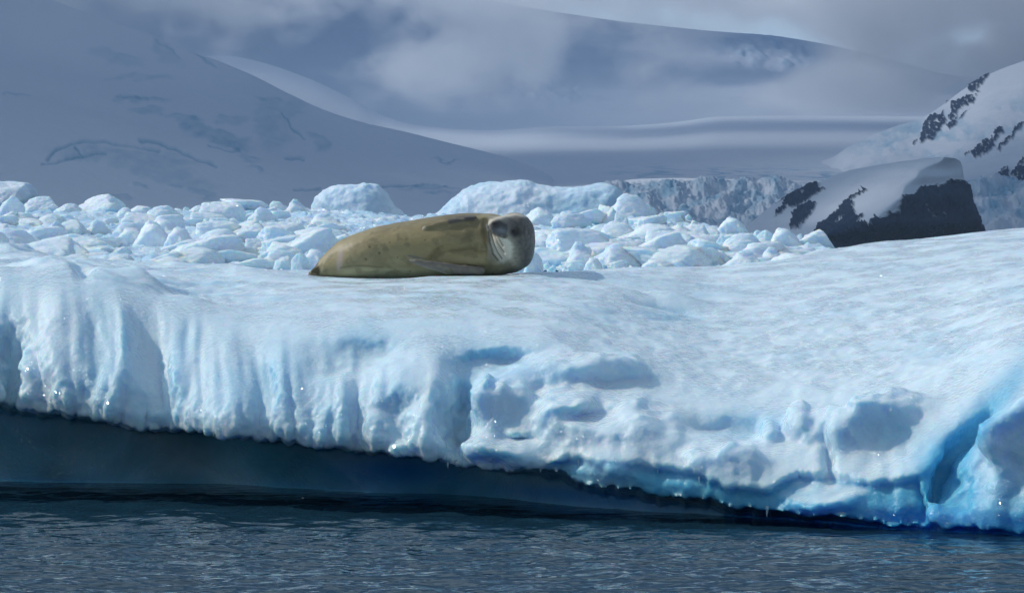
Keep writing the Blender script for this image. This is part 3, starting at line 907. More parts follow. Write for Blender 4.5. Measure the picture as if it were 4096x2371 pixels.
GAPS = [(1750, 525, 3900, 170, 330, 0.60), (2500, 580, 3550, 700, 260, 0.48), (2480, 740, 2500, 95, 90, 0.75), (2850, 730, 2560, 130, 75, 0.8), (2850, 830, 2300, 190, 130, 0.4), (3350, 470, 4300, 450, 190, 0.55), (3450, 330, 5600, 620, 600, 0.42),
        (3050, 190, 6800, 260, 300, 0.5), (3900, 470, 2900, 330, 330, 0.42), (3330, 740, 1860, 40, 90, 0.45), (1700, 180, 4800, 620, 260, 0.85), (2900, 180, 4800, 700, 260, 0.9), (3700, 180, 4780, 700, 380, 1.0)]
shade_cloud_deck()

def volume_box(name, lo, hi, build, kind='stuff'):
    x0, y0, z0 = lo; x1, y1, z1 = hi
    V = np.array([(x, y, z) for x in (x0, x1) for y in (y0, y1) for z in (z0, z1)], float)
    Q = np.array([(0, 1, 3, 2), (4, 6, 7, 5), (0, 4, 5, 1), (2, 3, 7, 6), (0, 2, 6, 4), (1, 5, 7, 3)])
    t = NT(name)
    build(t)
    return obj(name, mesh(name, V, Q, t.m, smooth=False), kind=kind)

def mist_nodes(t):
    v = t.coord('Object', (1.0, 1.0, 1.5))
    n = t.noise(v, 0.0048, 6, 0.58)
    sx = t.node('SeparateXYZ'); tc2 = t.node('TexCoord')
    t.link(tc2.outputs['Object'], sx.inputs[0])
    low = t.rng(sx.outputs[2], 225, 290)               # a bank with a ragged foot, thinning out at the top
    top_ = t.rng(sx.outputs[2], 420, 520, 1.0, 0.25)
    bias = t.math('ADD', t.rng(sx.outputs[0], 360, 640, 0.0, 0.095), t.rng(sx.outputs[2], 330, 430, 0.0, 0.05))
    s = t.math('MULTIPLY', t.rng(t.math('ADD', n, bias), 0.50, 0.64), t.math('MULTIPLY', low, top_))
    ex = t.math('POWER', t.math('DIVIDE', t.math('SUBTRACT', sx.outputs[0], 418.0), 150.0), 2.0)
    ez = t.math('POWER', t.math('DIVIDE', t.math('SUBTRACT', sx.outputs[2], 332.0), 62.0), 2.0)
    s = t.math('MULTIPLY', s, t.rng(t.math('ADD', ex, ez), 0.3, 1.3))          # an opening over the bright icefield
    pv = t.node('VolumePrincipled')
    pv.inputs['Color'].default_value = (0.97, 0.98, 0.99, 1)
    pv.inputs['Anisotropy'].default_value = 0.0
    t.link(t.math('MULTIPLY', s, 0.018), pv.inputs['Density'])
    t.link(pv.outputs[0], t.out.inputs[1])
mist = volume_box('mist', (-1600, 4600, 215), (1700, 4980, 530), mist_nodes)

def veil_nodes(t):
    v = t.coord('Object', (1.0, 1.0, 1.5))
    sx = t.node('SeparateXYZ'); tc2 = t.node('TexCoord')
    t.link(tc2.outputs['Object'], sx.inputs[0])
    s = t.math('MULTIPLY', t.rng(t.noise(v, 0.007, 5, 0.55), 0.36, 0.66), t.rng(sx.outputs[2], 130, 205))
    s = t.math('MULTIPLY', s, t.rng(sx.outputs[0], -330, -170, 1.0, 0.0))
    pv = t.node('VolumePrincipled')
    pv.inputs['Color'].default_value = (0.97, 0.98, 0.99, 1)
    t.link(t.math('MULTIPLY', s, 0.0050), pv.inputs['Density'])
    t.link(pv.outputs[0], t.out.inputs[1])
veil = volume_box('mist', (-1000, 2250, 125), (-160, 2650, 330), veil_nodes)

def haze_nodes(t):
    pv = t.node('VolumePrincipled')
    pv.inputs['Color'].default_value = (0.55, 0.75, 1.0, 1)
    pv.inputs['Density'].default_value = 0.000065
    pv.inputs['Anisotropy'].default_value = 0.0
    t.link(pv.outputs[0], t.out.inputs[1])
haze = volume_box('haze', (-9500, -400, -2), (9500, 12500, 845), haze_nodes)
# ------------------------------------------------------------------ the seal
SY = 30.0
PXM = SY / F_PX
gx_ = np.arange(P(1205, 1000, SY)[0], P(2185, 1000, SY)[0], 0.0085)
gy_ = np.arange(29.22, 30.62, 0.0085)
gz_ = np.arange(P(1700, 1135, SY)[2], P(1700, 835, SY)[2], 0.0085)
sxp = CX + gx_ / SY * F_PX                      # photo column of each slice
def zof(y): return P(1700, y, SY)[..., 2]
t_k = [(1225, 1100), (1242, 1088), (1279, 1032), (1307, 1004), (1359, 962), (1422, 934), (1494, 910), (1597, 888), (1716, 870), (1795, 857), (1875, 852), (1954, 853), (2010, 862), (2060, 880), (2100, 900), (2126, 910), (2136, 950), (2141, 985), (2200, 985)]
b_k = [(1225, 1100), (1242, 1104), (1279, 1112), (1359, 1114), (1478, 1114), (1597, 1117), (1668, 1118), (1736, 1114), (1835, 1111), (1934, 1106), (2010, 1099), (2060, 1091), (2095, 1075), (2118, 1044), (2136, 1007), (2141, 985), (2200, 985)]
yt_ = np.interp(sxp, *zip(*t_k)); yb_ = np.interp(sxp, *zip(*b_k))
for _ in range(10):
    yt_[1:-1] = (yt_[:-2] + 2 * yt_[1:-1] + yt_[2:]) / 4
    yb_[1:-1] = (yb_[:-2] + 2 * yb_[1:-1] + yb_[2:]) / 4
rz = np.maximum((yb_ - yt_) / 2 * PXM, 0.004)
zc = zof((yb_ + yt_) / 2)
yc = SY + 0.10 * sstep(1500, 1250, sxp) - 0.05 * sstep(1900, 2100, sxp)
ry = rz * (1.08 - 0.25 * sstep(1420, 1250, sxp))
X3, Y3, Z3 = gx_[:, None, None], gy_[None, :, None], gz_[None, None, :]
c3 = lambda a: a[:, None, None]
qy, qz = (Y3 - c3(yc)) / c3(ry), (Z3 - c3(zc)) / c3(rz)
rz = np.where(sxp > 2139, 1e-4, rz)
fb = (np.sqrt(qy ** 2 + qz ** 2) - 1) * c3(np.minimum(rz, ry)) + np.maximum(X3 - P(2132, 985, SY)[0], 0)
def pt(xp, yp, Y):
    p = P(xp, yp, Y); return p
def ell(xp, yp, Y, rx, ry_, rz_, ang=0.0, yaw=0.0):
    c = pt(xp, yp, Y)
    x, y, z = X3 - c[0], Y3 - c[1], Z3 - c[2]
    ca, sa = math.cos(yaw), math.sin(yaw)
    x, y = x * ca + y * sa, -x * sa + y * ca
    ca, sa = math.cos(ang), math.sin(ang)
    x, z = x * ca + z * sa, -x * sa + z * ca
    return (np.sqrt((x / rx) ** 2 + (y / ry_) ** 2 + (z / rz_) ** 2) - 1) * min(rx, ry_, rz_)
def cap(a, b, ra, rb, flat=1.0):
    """tapered capsule; flat < 1 squeezes it towards the viewer (a paddle seen broadside)"""
    a, b = np.asarray(a), np.asarray(b)
    e = b - a
    t = np.clip(((X3 - a[0]) * e[0] + (Y3 - a[1]) * e[1] + (Z3 - a[2]) * e[2]) / (e @ e), 0, 1)
    dx, dy, dz = X3 - a[0] - t * e[0], (Y3 - a[1] - t * e[1]) / flat, Z3 - a[2] - t * e[2]
    return (np.sqrt(dx * dx + dy * dy + dz * dz) - (ra + (rb - ra) * t)) * min(flat, 1) ** 0.5
def front(xp, yp):
    """distance of the body's near side at a photo pixel"""
    i = int(np.clip(np.searchsorted(sxp, xp), 0, len(sxp) - 1))
    w = np.clip(1 - ((zof(yp) - zc[i]) / rz[i]) ** 2, 0, 1)
    return yc[i] - ry[i] * math.sqrt(w)

# head turned back over the shoulder, muzzle towards the viewer's left
fh = ell(2056, 936, 29.70, 0.214, 0.29, 0.219, 0.1)
fh = smin(fh, ell(2072, 1000, 29.78, 0.165, 0.24, 0.20), 0.08)          # nape and throat
mz = cap(pt(2040, 922, 29.55), pt(1983, 903, 29.36), 0.128, 0.074, 1.0)
mz = smin(mz, cap(pt(2010, 934, 29.44), pt(1975, 916, 29.35), 0.070, 0.045), 0.03)   # lower jaw
fh = smin(fh, mz, 0.05)
fh = smin(fh, ell(2003, 876, 29.50, 0.080, 0.10, 0.030, 0.18), 0.03)     # brow ridge
fs = smin(fb, fh, 0.035)
# fold of the neck behind the muzzle
for a, b in [((1946, 880), (1948, 930)), ((1948, 930), (1958, 990)), ((1958, 990), (1985, 1045))]:
    fs = smax(fs, -cap(pt(*a, front(*a) - 0.004), pt(*b, front(*b) - 0.004), 0.042, 0.032), 0.03)
# belly and chest
fs = smin(fs, ell(1850, 1035, front(1850, 1035) + 0.10, 0.30, 0.16, 0.115, 0.05), 0.05)
# crease over the chest
cr = [(1728, 1034), (1745, 1010), (1775, 993), (1835, 985), (1900, 983), (1926, 998)]
for a, b in zip(cr[:-1], cr[1:]):
    fs = smax(fs, -cap(pt(*a, front(*a) - 0.006), pt(*b, front(*b) - 0.006), 0.034, 0.034), 0.022)
fs = smax(fs, -cap(pt(1888, 955, front(1888, 955) - 0.006), pt(1926, 996, front(1926, 996) - 0.008), 0.014, 0.022), 0.03)
# upper flipper lies along the flank
fl_ = [(1898, 876, .034), (1860, 884, .044), (1800, 894, .044), (1740, 904, .034), (1700, 911, .022)]
for a, b in zip(fl_[:-1], fl_[1:]):
    fs = smin(fs, cap(pt(a[0], a[1], front(a[0], a[1]) - 0.014), pt(b[0], b[1], front(b[0], b[1]) - 0.018), a[2], b[2], 0.75), 0.008)
# lower flipper reaches out over the snow
fw = [(1925, 1082, 29.68, .040), (1860, 1079, 29.60, .050), (1790, 1074, 29.54, .053), (1720, 1061, 29.50, .043), (1665, 1047, 29.48, .024), (1640, 1040, 29.48, .010)]
for a, b in zip(fw[:-1], fw[1:]):
    fs = smin(fs, cap(pt(*a[:3]), pt(*b[:3]), a[3], b[3], 0.7), 0.012)
# hind flippers folded at the tail
for a, b, r0, r1 in [((1330, 1050, 30.10), (1252, 1086, 30.02), .070, .024), ((1330, 1062, 30.2), (1240, 1092, 30.22), .065, .02)]:
    fs = smin(fs, cap(pt(*a), pt(*b), r0, r1, 0.7), 0.02)
V, Q = surface_nets(fs, gx_, gy_, gz_)
V = relax(V, Q, 4, 0.5)
N = vnormals(V, Q)
px, py = proj(V)
fm = N[:, 1] < 0.25                                      # near side
fmf = fm.astype(float)
def bl(x, y, rx, ry_, a=0.0, p=2):
    ca, sa = math.cos(a), math.sin(a)
    dx, dy = px - x, py - y
    return np.exp(-(((dx * ca + dy * sa) / rx) ** 2 + ((-dx * sa + dy * ca) / ry_) ** 2) ** (p / 2)) * fmf
# throat wrinkles
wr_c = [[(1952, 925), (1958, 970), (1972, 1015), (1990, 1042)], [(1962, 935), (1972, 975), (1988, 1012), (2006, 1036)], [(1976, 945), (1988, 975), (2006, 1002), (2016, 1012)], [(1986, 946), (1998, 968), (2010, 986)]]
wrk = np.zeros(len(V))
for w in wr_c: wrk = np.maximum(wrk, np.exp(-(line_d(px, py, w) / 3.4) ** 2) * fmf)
mouth_l = [(1953, 905), (1961, 925), (1972, 937), (1990, 945), (2008, 950), (2026, 952)]
mth = np.exp(-(line_d(px, py, mouth_l) / 3.0) ** 2) * fmf
bel_l = [(1362, 1072), (1400, 1064), (1460, 1062), (1530, 1070)]
blg = np.exp(-(line_d(px, py, bel_l) / 3.0) ** 2) * fmf
spots = np.zeros(len(V))
for x, y, r in [(1517, 1012, 5), (1464, 1037, 5), (1480, 988, 4), (1640, 1085, 3), (1560, 970, 2.5), (1700, 960, 2.5), (1590, 1030, 2.5)]: spots = np.maximum(spots, bl(x, y, r, r))
d = -0.019 * wrk - 0.012 * mth - 0.004 * blg - 0.004 * spots + 0.0012 * fbm(V * 22, 3, 601) + 0.006 * fbm(V * 4, 2, 602)
d -= 0.018 * bl(2058, 928, 13, 12)                      # eye socket
V = V + N * d[:, None]
# ---- coat
sr = lambda r, g, b: np.array([((c / 255) / 12.92 if c < 10 else ((c / 255 + 0.055) / 1.055) ** 2.4) for c in (r, g, b)])
C = np.tile(sr(154, 141, 103), (len(V), 1))
def lay(c, w):
    global C
    w = np.clip(w, 0, 1)[:, None]
    C = C * (1 - w) + c * w
wob = fbm(V * 5, 3, 603)
lay(sr(120, 108, 78), 0.8 * sstep(920, 870, py + 14 * wob) * sstep(1940, 1850, px))
lay(sr(160, 142, 96), 0.6 * bl(1690, 970, 150, 60))
lay(sr(186, 176, 138), sstep(1062, 1082, py + 6 * wob) * sstep(1340, 1400, px) * fmf * 0.9)
lay(sr(160, 143, 92), 0.6 * bl(1850, 1010, 90, 22))
lay(sr(178, 160, 148), 0.85 * bl(1358, 1040, 13, 50, 0.12, 4))
lay(sr(104, 92, 64), 0.45 * sstep(-0.1, 0.5, fbm(V * 2.2, 4, 604)) * sstep(1300, 1500, px))
lay(sr(90, 78, 55), sstep(1288, 1276, px - 0.25 * (py - 1088)))
lay(sr(205, 196, 160), 0.7 * np.exp(-((px - 1284 + 0.30 * (1088 - py) * -1) / 4.5) ** 2) * sstep(1030, 1060, py) * 0.6)
# flippers
uf = [(1892, 873), (1850, 884), (1800, 892), (1745, 903), (1698, 911)]
du = line_d(px, py, uf)
lay(sr(128, 116, 84), sstep(17, 10, du) * fmf)
lay(sr(88, 82, 78), sstep(14, 8, line_d(px, py, [(1895, 872), (1840, 876), (1800, 884)])) * fmf)
lay(sr(200, 190, 165), bl(1697, 911, 6, 7))
lf_ = np.clip(sstep(24, 18, line_d(px, py, [(1935, 1085), (1860, 1080), (1790, 1074), (1720, 1060), (1640, 1040)])) , 0, 1) * (V[:, 1] < 29.68)
lay(sr(112, 106, 104), lf_ * (0.85 + 0.15 * fbm(V * 20, 3, 605)))
lay(sr(165, 160, 156), bl(1645, 1041, 9, 6) * 0.8)
# head: pale grey face, dark poll with the shade of the right side painted in
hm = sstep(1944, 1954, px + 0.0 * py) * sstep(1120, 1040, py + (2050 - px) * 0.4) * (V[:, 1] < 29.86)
lay(sr(150, 144, 128), hm * 0.9)
lay(sr(196, 192, 176), bl(2000, 1000, 40, 50, -0.6) * hm)
lay(sr(108, 100, 72), 0.5 * sstep(0.1, 0.5, fbm(V * 7, 3, 611)) * (1 - hm))
lay(sr(168, 156, 118), 0.35 * sstep(0.15, 0.6, fbm(V * np.array([9, 22, 22]), 3, 612)) * (1 - hm))
lay(sr(202, 192, 172), bl(2030, 868, 70, 12, -0.12) * hm)  # lit top of the head, painted
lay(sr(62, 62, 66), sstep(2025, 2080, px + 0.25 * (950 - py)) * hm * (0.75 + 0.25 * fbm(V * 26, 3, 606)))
lay(sr(98, 96, 96), bl(2012, 908, 52, 30) * hm * (0.7 + 0.3 * fbm(V * 30, 3, 607)))
lay(sr(92, 88, 86), (sstep(0.0, 0.6, fbm(V * 34, 3, 608)) * hm * 0.6) * sstep(2020, 2060, px))
def pm(poly, soft=5): return sstep(soft, -soft, poly_sd(px + 5 * fbm(V * 40, 2, 613), py + 5 * fbm(V * 40 + 9, 2, 614), poly)) * fmf
lay(sr(214, 208, 190), 0.92 * pm([(1953, 930), (1985, 950), (2030, 955), (2052, 985), (2046, 1030), (2015, 1050), (1988, 1046), (1966, 1005)], 9))
lay(sr(64, 64, 68), 0.92 * pm([(1952, 893), (1968, 882), (2000, 884), (2030, 900), (2030, 948), (2002, 946), (1972, 934)], 6))
lay(sr(128, 130, 134), 0.7 * bl(2006, 922, 22, 11, 0.3))
lay(sr(214, 204, 182), 0.9 * np.exp(-(line_d(px, py, [(1950, 899), (1964, 882), (2012, 865), (2060, 857), (2100, 866)]) / 6.0) ** 2) * fmf)  # sunlit rim of the crown painted into the coat
lay(sr(222, 216, 200), 0.9 * np.exp(-(line_d(px, py, [(1947, 902), (1952, 930), (1966, 990)]) / 3.6) ** 2) * fmf)
lay(sr(150, 140, 134), 0.5 * sstep(0.1, 0.5, fbm(V * 30, 3, 615)) * bl(2118, 915, 26, 60))
lay(sr(52, 50, 52), bl(1980, 899, 19, 13, 0.5, 4) * 0.95)
lay(sr(60, 58, 58), bl(2000, 890, 20, 9, 0.4) * 0.7)
lay(sr(34, 33, 36), bl(2062, 928, 25, 21, 0, 4) * 0.9)
lay(sr(58, 48, 40), np.clip(mth * 1.1, 0, 1) * 0.9)
lay(sr(70, 58, 44), bl(2020, 950, 8, 5, -0.4) * 0.9)
lay(sr(84, 77, 60), wrk * 0.75)  # shade in the throat folds, painted along the wrinkles
lay(sr(70, 64, 48), blg * 0.45)
lay(sr(58, 50, 42), spots * 0.9)
t = NT('seal_fur')
p = t.node('BsdfPrincipled')
fu = t.attr('fur')
v = t.coord('Object', (30, 30, 30))
n_ = t.noise(v, 3.0, 4, 0.7)
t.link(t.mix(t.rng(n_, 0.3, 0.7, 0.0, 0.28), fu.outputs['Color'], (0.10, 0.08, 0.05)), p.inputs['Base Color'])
p.inputs['Roughness'].default_value = 0.50
p.inputs['Specular IOR Level'].default_value = 0.32
p.inputs['Sheen Weight'].default_value = 0.06
v2 = t.coord('Object', (14, 60, 60))
t.link(t.bump(t.noise(v2, 4.0, 3, 0.6), 0.25, 0.004), p.inputs['Normal'])
t.link(p.outputs[0], t.out.inputs[0])
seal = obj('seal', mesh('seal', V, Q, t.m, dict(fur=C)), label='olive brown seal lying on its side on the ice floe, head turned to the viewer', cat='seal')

def ellipsoid(name, c, r, mat, nu=24, nv=14):
    th, ph = np.meshgrid(np.linspace(0, 2 * math.pi, nu, endpoint=False), np.linspace(0.02, math.pi - 0.02, nv), indexing='ij')
    V = np.stack([r[0] * np.sin(ph) * np.cos(th), r[1] * np.sin(ph) * np.sin(th), r[2] * np.cos(ph)], -1).reshape(-1, 3) + c
    i = np.arange(nu * nv).reshape(nu, nv)
    j = np.roll(i, -1, 0)
    return mesh(name, V, np.stack([i[:, :-1], i[:, 1:], j[:, 1:], j[:, :-1]], -1).reshape(-1, 4), mat)
def skin_at(xp, yp):
    """nearest point of the finished seal to the viewer at a photo pixel"""
    m = np.hypot(px - xp, py - yp) < 5
    k = np.argmin(np.where(m, V[:, 1], 99))
    return V[k]
te = NT('seal_eye'); pe = te.node('BsdfPrincipled')
pe.inputs['Base Color'].default_value = (0.006, 0.005, 0.005, 1); pe.inputs['Roughness'].default_value = 0.08
te.link(pe.outputs[0], te.out.inputs[0])
obj('eye', ellipsoid('eye', skin_at(2056, 927) + np.array([0, 0.006, 0]), (0.022, 0.016, 0.018), te.m), seal)
tn = NT('seal_nose'); pn = tn.node('BsdfPrincipled')
pn.inputs['Base Color'].default_value = (0.02, 0.018, 0.018, 1); pn.inputs['Roughness'].default_value = 0.3
tn.link(pn.outputs[0], tn.out.inputs[0])
obj('nose', ellipsoid('nose', skin_at(1972, 893) + np.array([0, 0.008, 0]), (0.026, 0.016, 0.014), tn.m), seal)
# ------------------------------------------------------------------ the rubble of ice behind the seal
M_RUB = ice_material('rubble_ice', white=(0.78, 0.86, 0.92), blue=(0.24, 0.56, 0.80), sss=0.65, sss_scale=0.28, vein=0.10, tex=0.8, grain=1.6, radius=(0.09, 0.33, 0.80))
RNG = np.random.RandomState(11)

def chunk_mesh(kind, seed, n=44):
    """one lump of ice filling the box -0.5..0.5 across, 0..1 high"""
    r = np.random.RandomState(seed)
    g = np.linspace(-0.72, 0.72, n)
    X, Y, Z = np.meshgrid(g, g, g, indexing='ij')
    pts = stk(X, Y, Z)
    w = np.stack([fbm(pts * 1.5 + 20 * seed + 7 * k, 2, seed * 3 + k) for k in range(3)], -1) * 0.06
    x, y, z = (pts + w).T
    if kind == 'dome':
        f = smax(np.sqrt(x ** 2 + y ** 2 + (z + 0.25) ** 2 * 0.85) - 0.55, -z - 0.45, 0.08)
        cuts, k = 2, 0.10
    elif kind == 'peak':
        f = np.maximum(-z - 0.45, -9)
        f = smax(f, z * 0.62 + np.hypot(x, y) * 0.95 - 0.33, 0.10)
        cuts, k = 4, 0.05
    elif kind == 'block':
        q = np.maximum(np.maximum(np.abs(x) - 0.46, np.abs(y) - 0.46), np.abs(z) - 0.42)
        f = q; cuts, k = 5, 0.05
    elif kind == 'slab':
        f = np.maximum(np.maximum(np.abs(x) - 0.5, np.abs(y) - 0.5), np.abs(z - 0.25 * x) - 0.33)
        cuts, k = 4, 0.06
    elif kind == 'upright':
        f = np.maximum(np.hypot(x, y) - 0.42 + 0.16 * (z + 0.3), np.abs(z) - 0.5)
        cuts, k = 4, 0.06
    else:
        f = np.sqrt(x ** 2 + y ** 2 + z ** 2) - 0.5
        cuts, k = 6, 0.06
    for c in range(cuts):
        a = r.uniform(0, 2 * math.pi); e = r.uniform(-0.25, 1.15)
        nx_, ny_, nz_ = math.cos(a) * math.cos(e), math.sin(a) * math.cos(e), math.sin(e)
        f = smax(f, x * nx_ + y * ny_ + z * nz_ - r.uniform(0.16, 0.36), k * 0.7)
    if seed % 3 == 0:
        a = r.uniform(0, 6.28)
        f = smax(f, -(np.sqrt((x - .5 * math.cos(a)) ** 2 + (y - .5 * math.sin(a)) ** 2 + (z - r.uniform(-.1, .4)) ** 2) - 0.27), 0.07)
    V, Q = surface_nets(f.reshape(n, n, n), g, g, g)
    V = relax(V, Q, 2)
    N = vnormals(V, Q)
    V = V + N * (0.030 * fbm(V * 3.5 + seed, 3, seed) + 0.020 * fbm(V * 10 + seed, 3, seed + 5) + 0.012 * ridged(V * 7 + seed, 2, seed + 6))[:, None]
    lo, hi = V.min(0), V.max(0)
    V = (V - (lo + hi) / 2) / (hi - lo)
    V[:, 2] += 0.5
    blue = np.clip(0.02 + 0.80 * sstep(0.55, 0.0, V[:, 2]) + 0.35 * fbm(V * 2.0 + seed, 3, seed + 9), 0, 1)  # bluer towards the foot: shade among the blocks put into the colour
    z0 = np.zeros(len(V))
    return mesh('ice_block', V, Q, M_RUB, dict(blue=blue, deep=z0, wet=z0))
KINDS = ['dome', 'peak', 'block', 'slab', 'upright', 'boulder']
POOL = {k: [chunk_mesh(k, 10 * i + j + 1) for j in range(4)] for i, k in enumerate(KINDS)}

def bed_y(Y):                                            # photo row of the rubble's foot at a distance
    return 1096 - (Y - 32.5) / 0.0735
def bed_dist(yb): return 32.5 + (1096 - yb) * 0.0735
used = []
def block(x0, x1, y0, y1, kind, label=None, group=None, turn=None, dist=None, sink=0.2):
    """a lump seen between photo columns x0..x1 and rows y0..y1"""
    D = dist if dist else bed_dist(y1)
    s = D / F_PX
    w, h = (x1 - x0) * s * 1.3, (y1 - y0) * s * 1.14
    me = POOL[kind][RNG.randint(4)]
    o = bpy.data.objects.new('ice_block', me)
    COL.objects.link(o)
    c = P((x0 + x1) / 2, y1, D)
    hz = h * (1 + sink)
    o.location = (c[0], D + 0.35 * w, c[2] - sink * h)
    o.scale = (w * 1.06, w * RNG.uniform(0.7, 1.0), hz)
    o.rotation_euler = (RNG.uniform(-.1, .1), RNG.uniform(-.12, .12), RNG.uniform(-0.4, 0.4) if turn is None else turn)
    o['category'] = 'ice block'
    if label: o['label'] = label
    if group: o['group'] = group
    used.append(((x0 + x1) / 2, y1))
    return o
GL = 'ice blocks of the rubble field'
HERO = [  # x0, x1, y0, y1, kind, label
    (0, 84, 795, 892, 'boulder', 'crumbly white ice lump under the flat-topped berg at the field edge'),
    (95, 212, 792, 862, 'dome', 'smooth blue-shaded ice dome just right of the flat-topped berg'),
    (218, 312, 819, 866, 'dome', 'low ice mound between the blue-shaded dome and the tall round dome'),
    (308, 468, 789, 862, 'dome', 'tall round white ice dome alone on the skyline left of the seal'),
    (462, 525, 836, 890, 'peak', 'small pointed ice block right below the tall round dome'),
    (486, 592, 828, 874, 'dome', 'low rounded ice block right of the tall round dome'),
    (588, 712, 829, 892, 'peak', 'broad sloping ice block on the skyline of the left rubble'),
    (725, 765, 832, 862, 'peak', None), (752, 832, 826, 872, 'dome', None),
    (818, 952, 814, 900, 'block', 'large faceted ice block with a shaded right face on the left skyline'),
    (860, 1050, 801, 862, 'slab', 'long flat-topped ice slab on the left skyline with a tiny upright tip'),
    (1072, 1144, 809, 856, 'peak', 'first of two rounded ice knobs beside the big left berg'),
    (1138, 1232, 804, 862, 'peak', 'second rounded ice knob touching the foot of the big left berg'),
    (1045, 1108, 831, 874, 'boulder', 'round bluish ice ball below the two skyline knobs'),
    (48, 142, 854, 908, 'peak', None), (0, 80, 850, 906, 'boulder', None), (500, 645, 863, 938, 'block', 'wide ice wedge with sharp dark right facet left of the seal'),
    (604, 642, 888, 914, 'boulder', None), (440, 606, 920, 1004, 'peak', 'large pyramid of ice standing above the blue gully left of the seal'),
    (452, 512, 990, 1036, 'boulder', None), (60, 255, 920, 1004, 'slab', 'long tilted ice slab over a blue hollow in the left rubble'), (200, 318, 886, 964, 'block', None), (345, 430, 888, 958, 'peak', None),
    (255, 430, 945, 1010, 'slab', None), (85, 130, 985, 1020, 'boulder', None), (150, 370, 982, 1030, 'slab', 'flat snow-topped ice shelf at the left edge of the floe'),
    (1000, 1098, 838, 908, 'peak', None), (845, 942, 880, 952, 'block', None), (978, 1054, 903, 972, 'block', None), (700, 804, 879, 928, 'block', None),
    (655, 745, 928, 990, 'boulder', None), (798, 864, 928, 988, 'upright', None), (895, 990, 953, 1018, 'peak', None), (985, 1078, 963, 1024, 'block', 'cube-like ice block with a dark right face near the seal tail'),
    (1060, 1102, 908, 990, 'upright', 'narrow upright ice pillar behind the smooth whaleback block'), (1100, 1352, 942, 1040, 'slab', 'big smooth whaleback of ice right behind the seal tail'),
    (1212, 1352, 904, 956, 'slab', None), (1308, 1420, 934, 968, 'boulder', None), (720, 872, 998, 1076, 'boulder', 'broad rounded ice boulder at the floe edge left of the seal'),
    (868, 1004, 1004, 1056, 'slab', None), (928, 1084, 1038, 1082, 'slab', None), (1092, 1152, 1028, 1092, 'upright', 'stubby upright ice piece closest to the seal tail'),
    (1172, 1238, 1020, 1098, 'upright', 'leaning ice splinter just left of the seal tail'), (1060, 1194, 988, 1056, 'slab', None), (1248, 1320, 1014, 1060, 'boulder', None),
    (2082, 2196, 839, 924, 'dome', 'smooth sloping ice block behind the seal head'),
    (2212, 2354, 853, 934, 'dome', 'egg-shaped leaning ice boulder right of the seal head'), (2292, 2404, 844, 904, 'slab', None),
    (2388, 2468, 824, 904, 'upright', 'square upright ice block left of the tallest pinnacle'), (2452, 2604, 787, 892, 'peak', 'tallest ice pinnacle with rounded head at the right berg foot'),
    (2462, 2514, 860, 934, 'upright', None), (2566, 2632, 822, 884, 'upright', 'curved finger of ice leaning right beside the tallest pinnacle'),
    (2518, 2674, 869, 926, 'slab', None), (2656, 2744, 851, 914, 'block', 'bright faceted ice block on the right skyline beyond the long slab'), (2638, 2680, 856, 888, 'boulder', None),
    (2472, 2684, 904, 992, 'dome', 'wide smooth ice dome in the middle of the right rubble'), (2648, 2756, 908, 990, 'dome', None), (2272, 2348, 935, 990, 'boulder', None),
    (2280, 2486, 924, 990, 'slab', None), (2136, 2284, 928, 1008, 'boulder', None), (2136, 2304, 998, 1066, 'slab', 'dark blue undercut ice slab right beside the seal cheek'),
    (2398, 2514, 964, 1028, 'dome', 'shaded grey-blue ice facet in the centre of the right rubble'), (2576, 2628, 978, 1016, 'boulder', None), (2506, 2564, 968, 1006, 'boulder', None),
    (2258, 2376, 988, 1058, 'boulder', None), (2238, 2396, 1050, 1094, 'slab', 'low white ice ridge lying on the floe right of the seal shadow'), (2346, 2402, 1008, 1072, 'peak', None),
    (2386, 2486, 1008, 1072, 'block', None), (2512, 2806, 1003, 1080, 'slab', 'long thick ice slab with grey shaded side at the right floe edge'), (2418, 2524, 1050, 1092, 'slab', None),
    (2696, 2742, 852, 914, 'upright', None), (2732, 2768, 864, 908, 'boulder', None), (2758, 2804, 884, 922, 'peak', None), (2716, 2830, 906, 988, 'dome', None), (2824, 2874, 918, 968, 'boulder', None),
    (2846, 3010, 879, 960, 'peak', 'broad peaked ice block against the icefall on the right skyline'), (2798, 2854, 938, 1008, 'upright', None), (2838, 2904, 944, 998, 'block', None),
    (2876, 2964, 942, 1018, 'block', None), (2906, 3066, 943, 1040, 'peak', 'large ridged ice block with glints near the right end of the rubble'), (3006, 3064, 926, 972, 'peak', None), (3038, 3104, 928, 998, 'upright', None),
    (3066, 3228, 920, 1014, 'peak', 'tall wedge of ice with a sharp right corner near the dark headland'), (3206, 3326, 929, 1012, 'boulder', 'ragged last ice block in front of the dark headland foot'), (2836, 2930, 1008, 1074, 'peak', None),
    (2900, 3066, 1008, 1092, 'peak', 'smooth pointed ice block where the right rubble meets the snow slope'), (2690, 2876, 998, 1080, 'slab', None), (3040, 3092, 1014, 1050, 'boulder', None)]
for h_ in HERO:
    x0, x1, y0, y1, kd, lb = h_
    lf_side = x1 < 1500
    block(x0, x1, y0, y1, kd, lb or ('white ice block among many in the rubble left of the seal' if lf_side else 'white ice block among many in the rubble right of the seal head'),
          None if lb else ('unmarked ice blocks left of the seal' if lf_side else 'unmarked ice blocks right of the seal'))
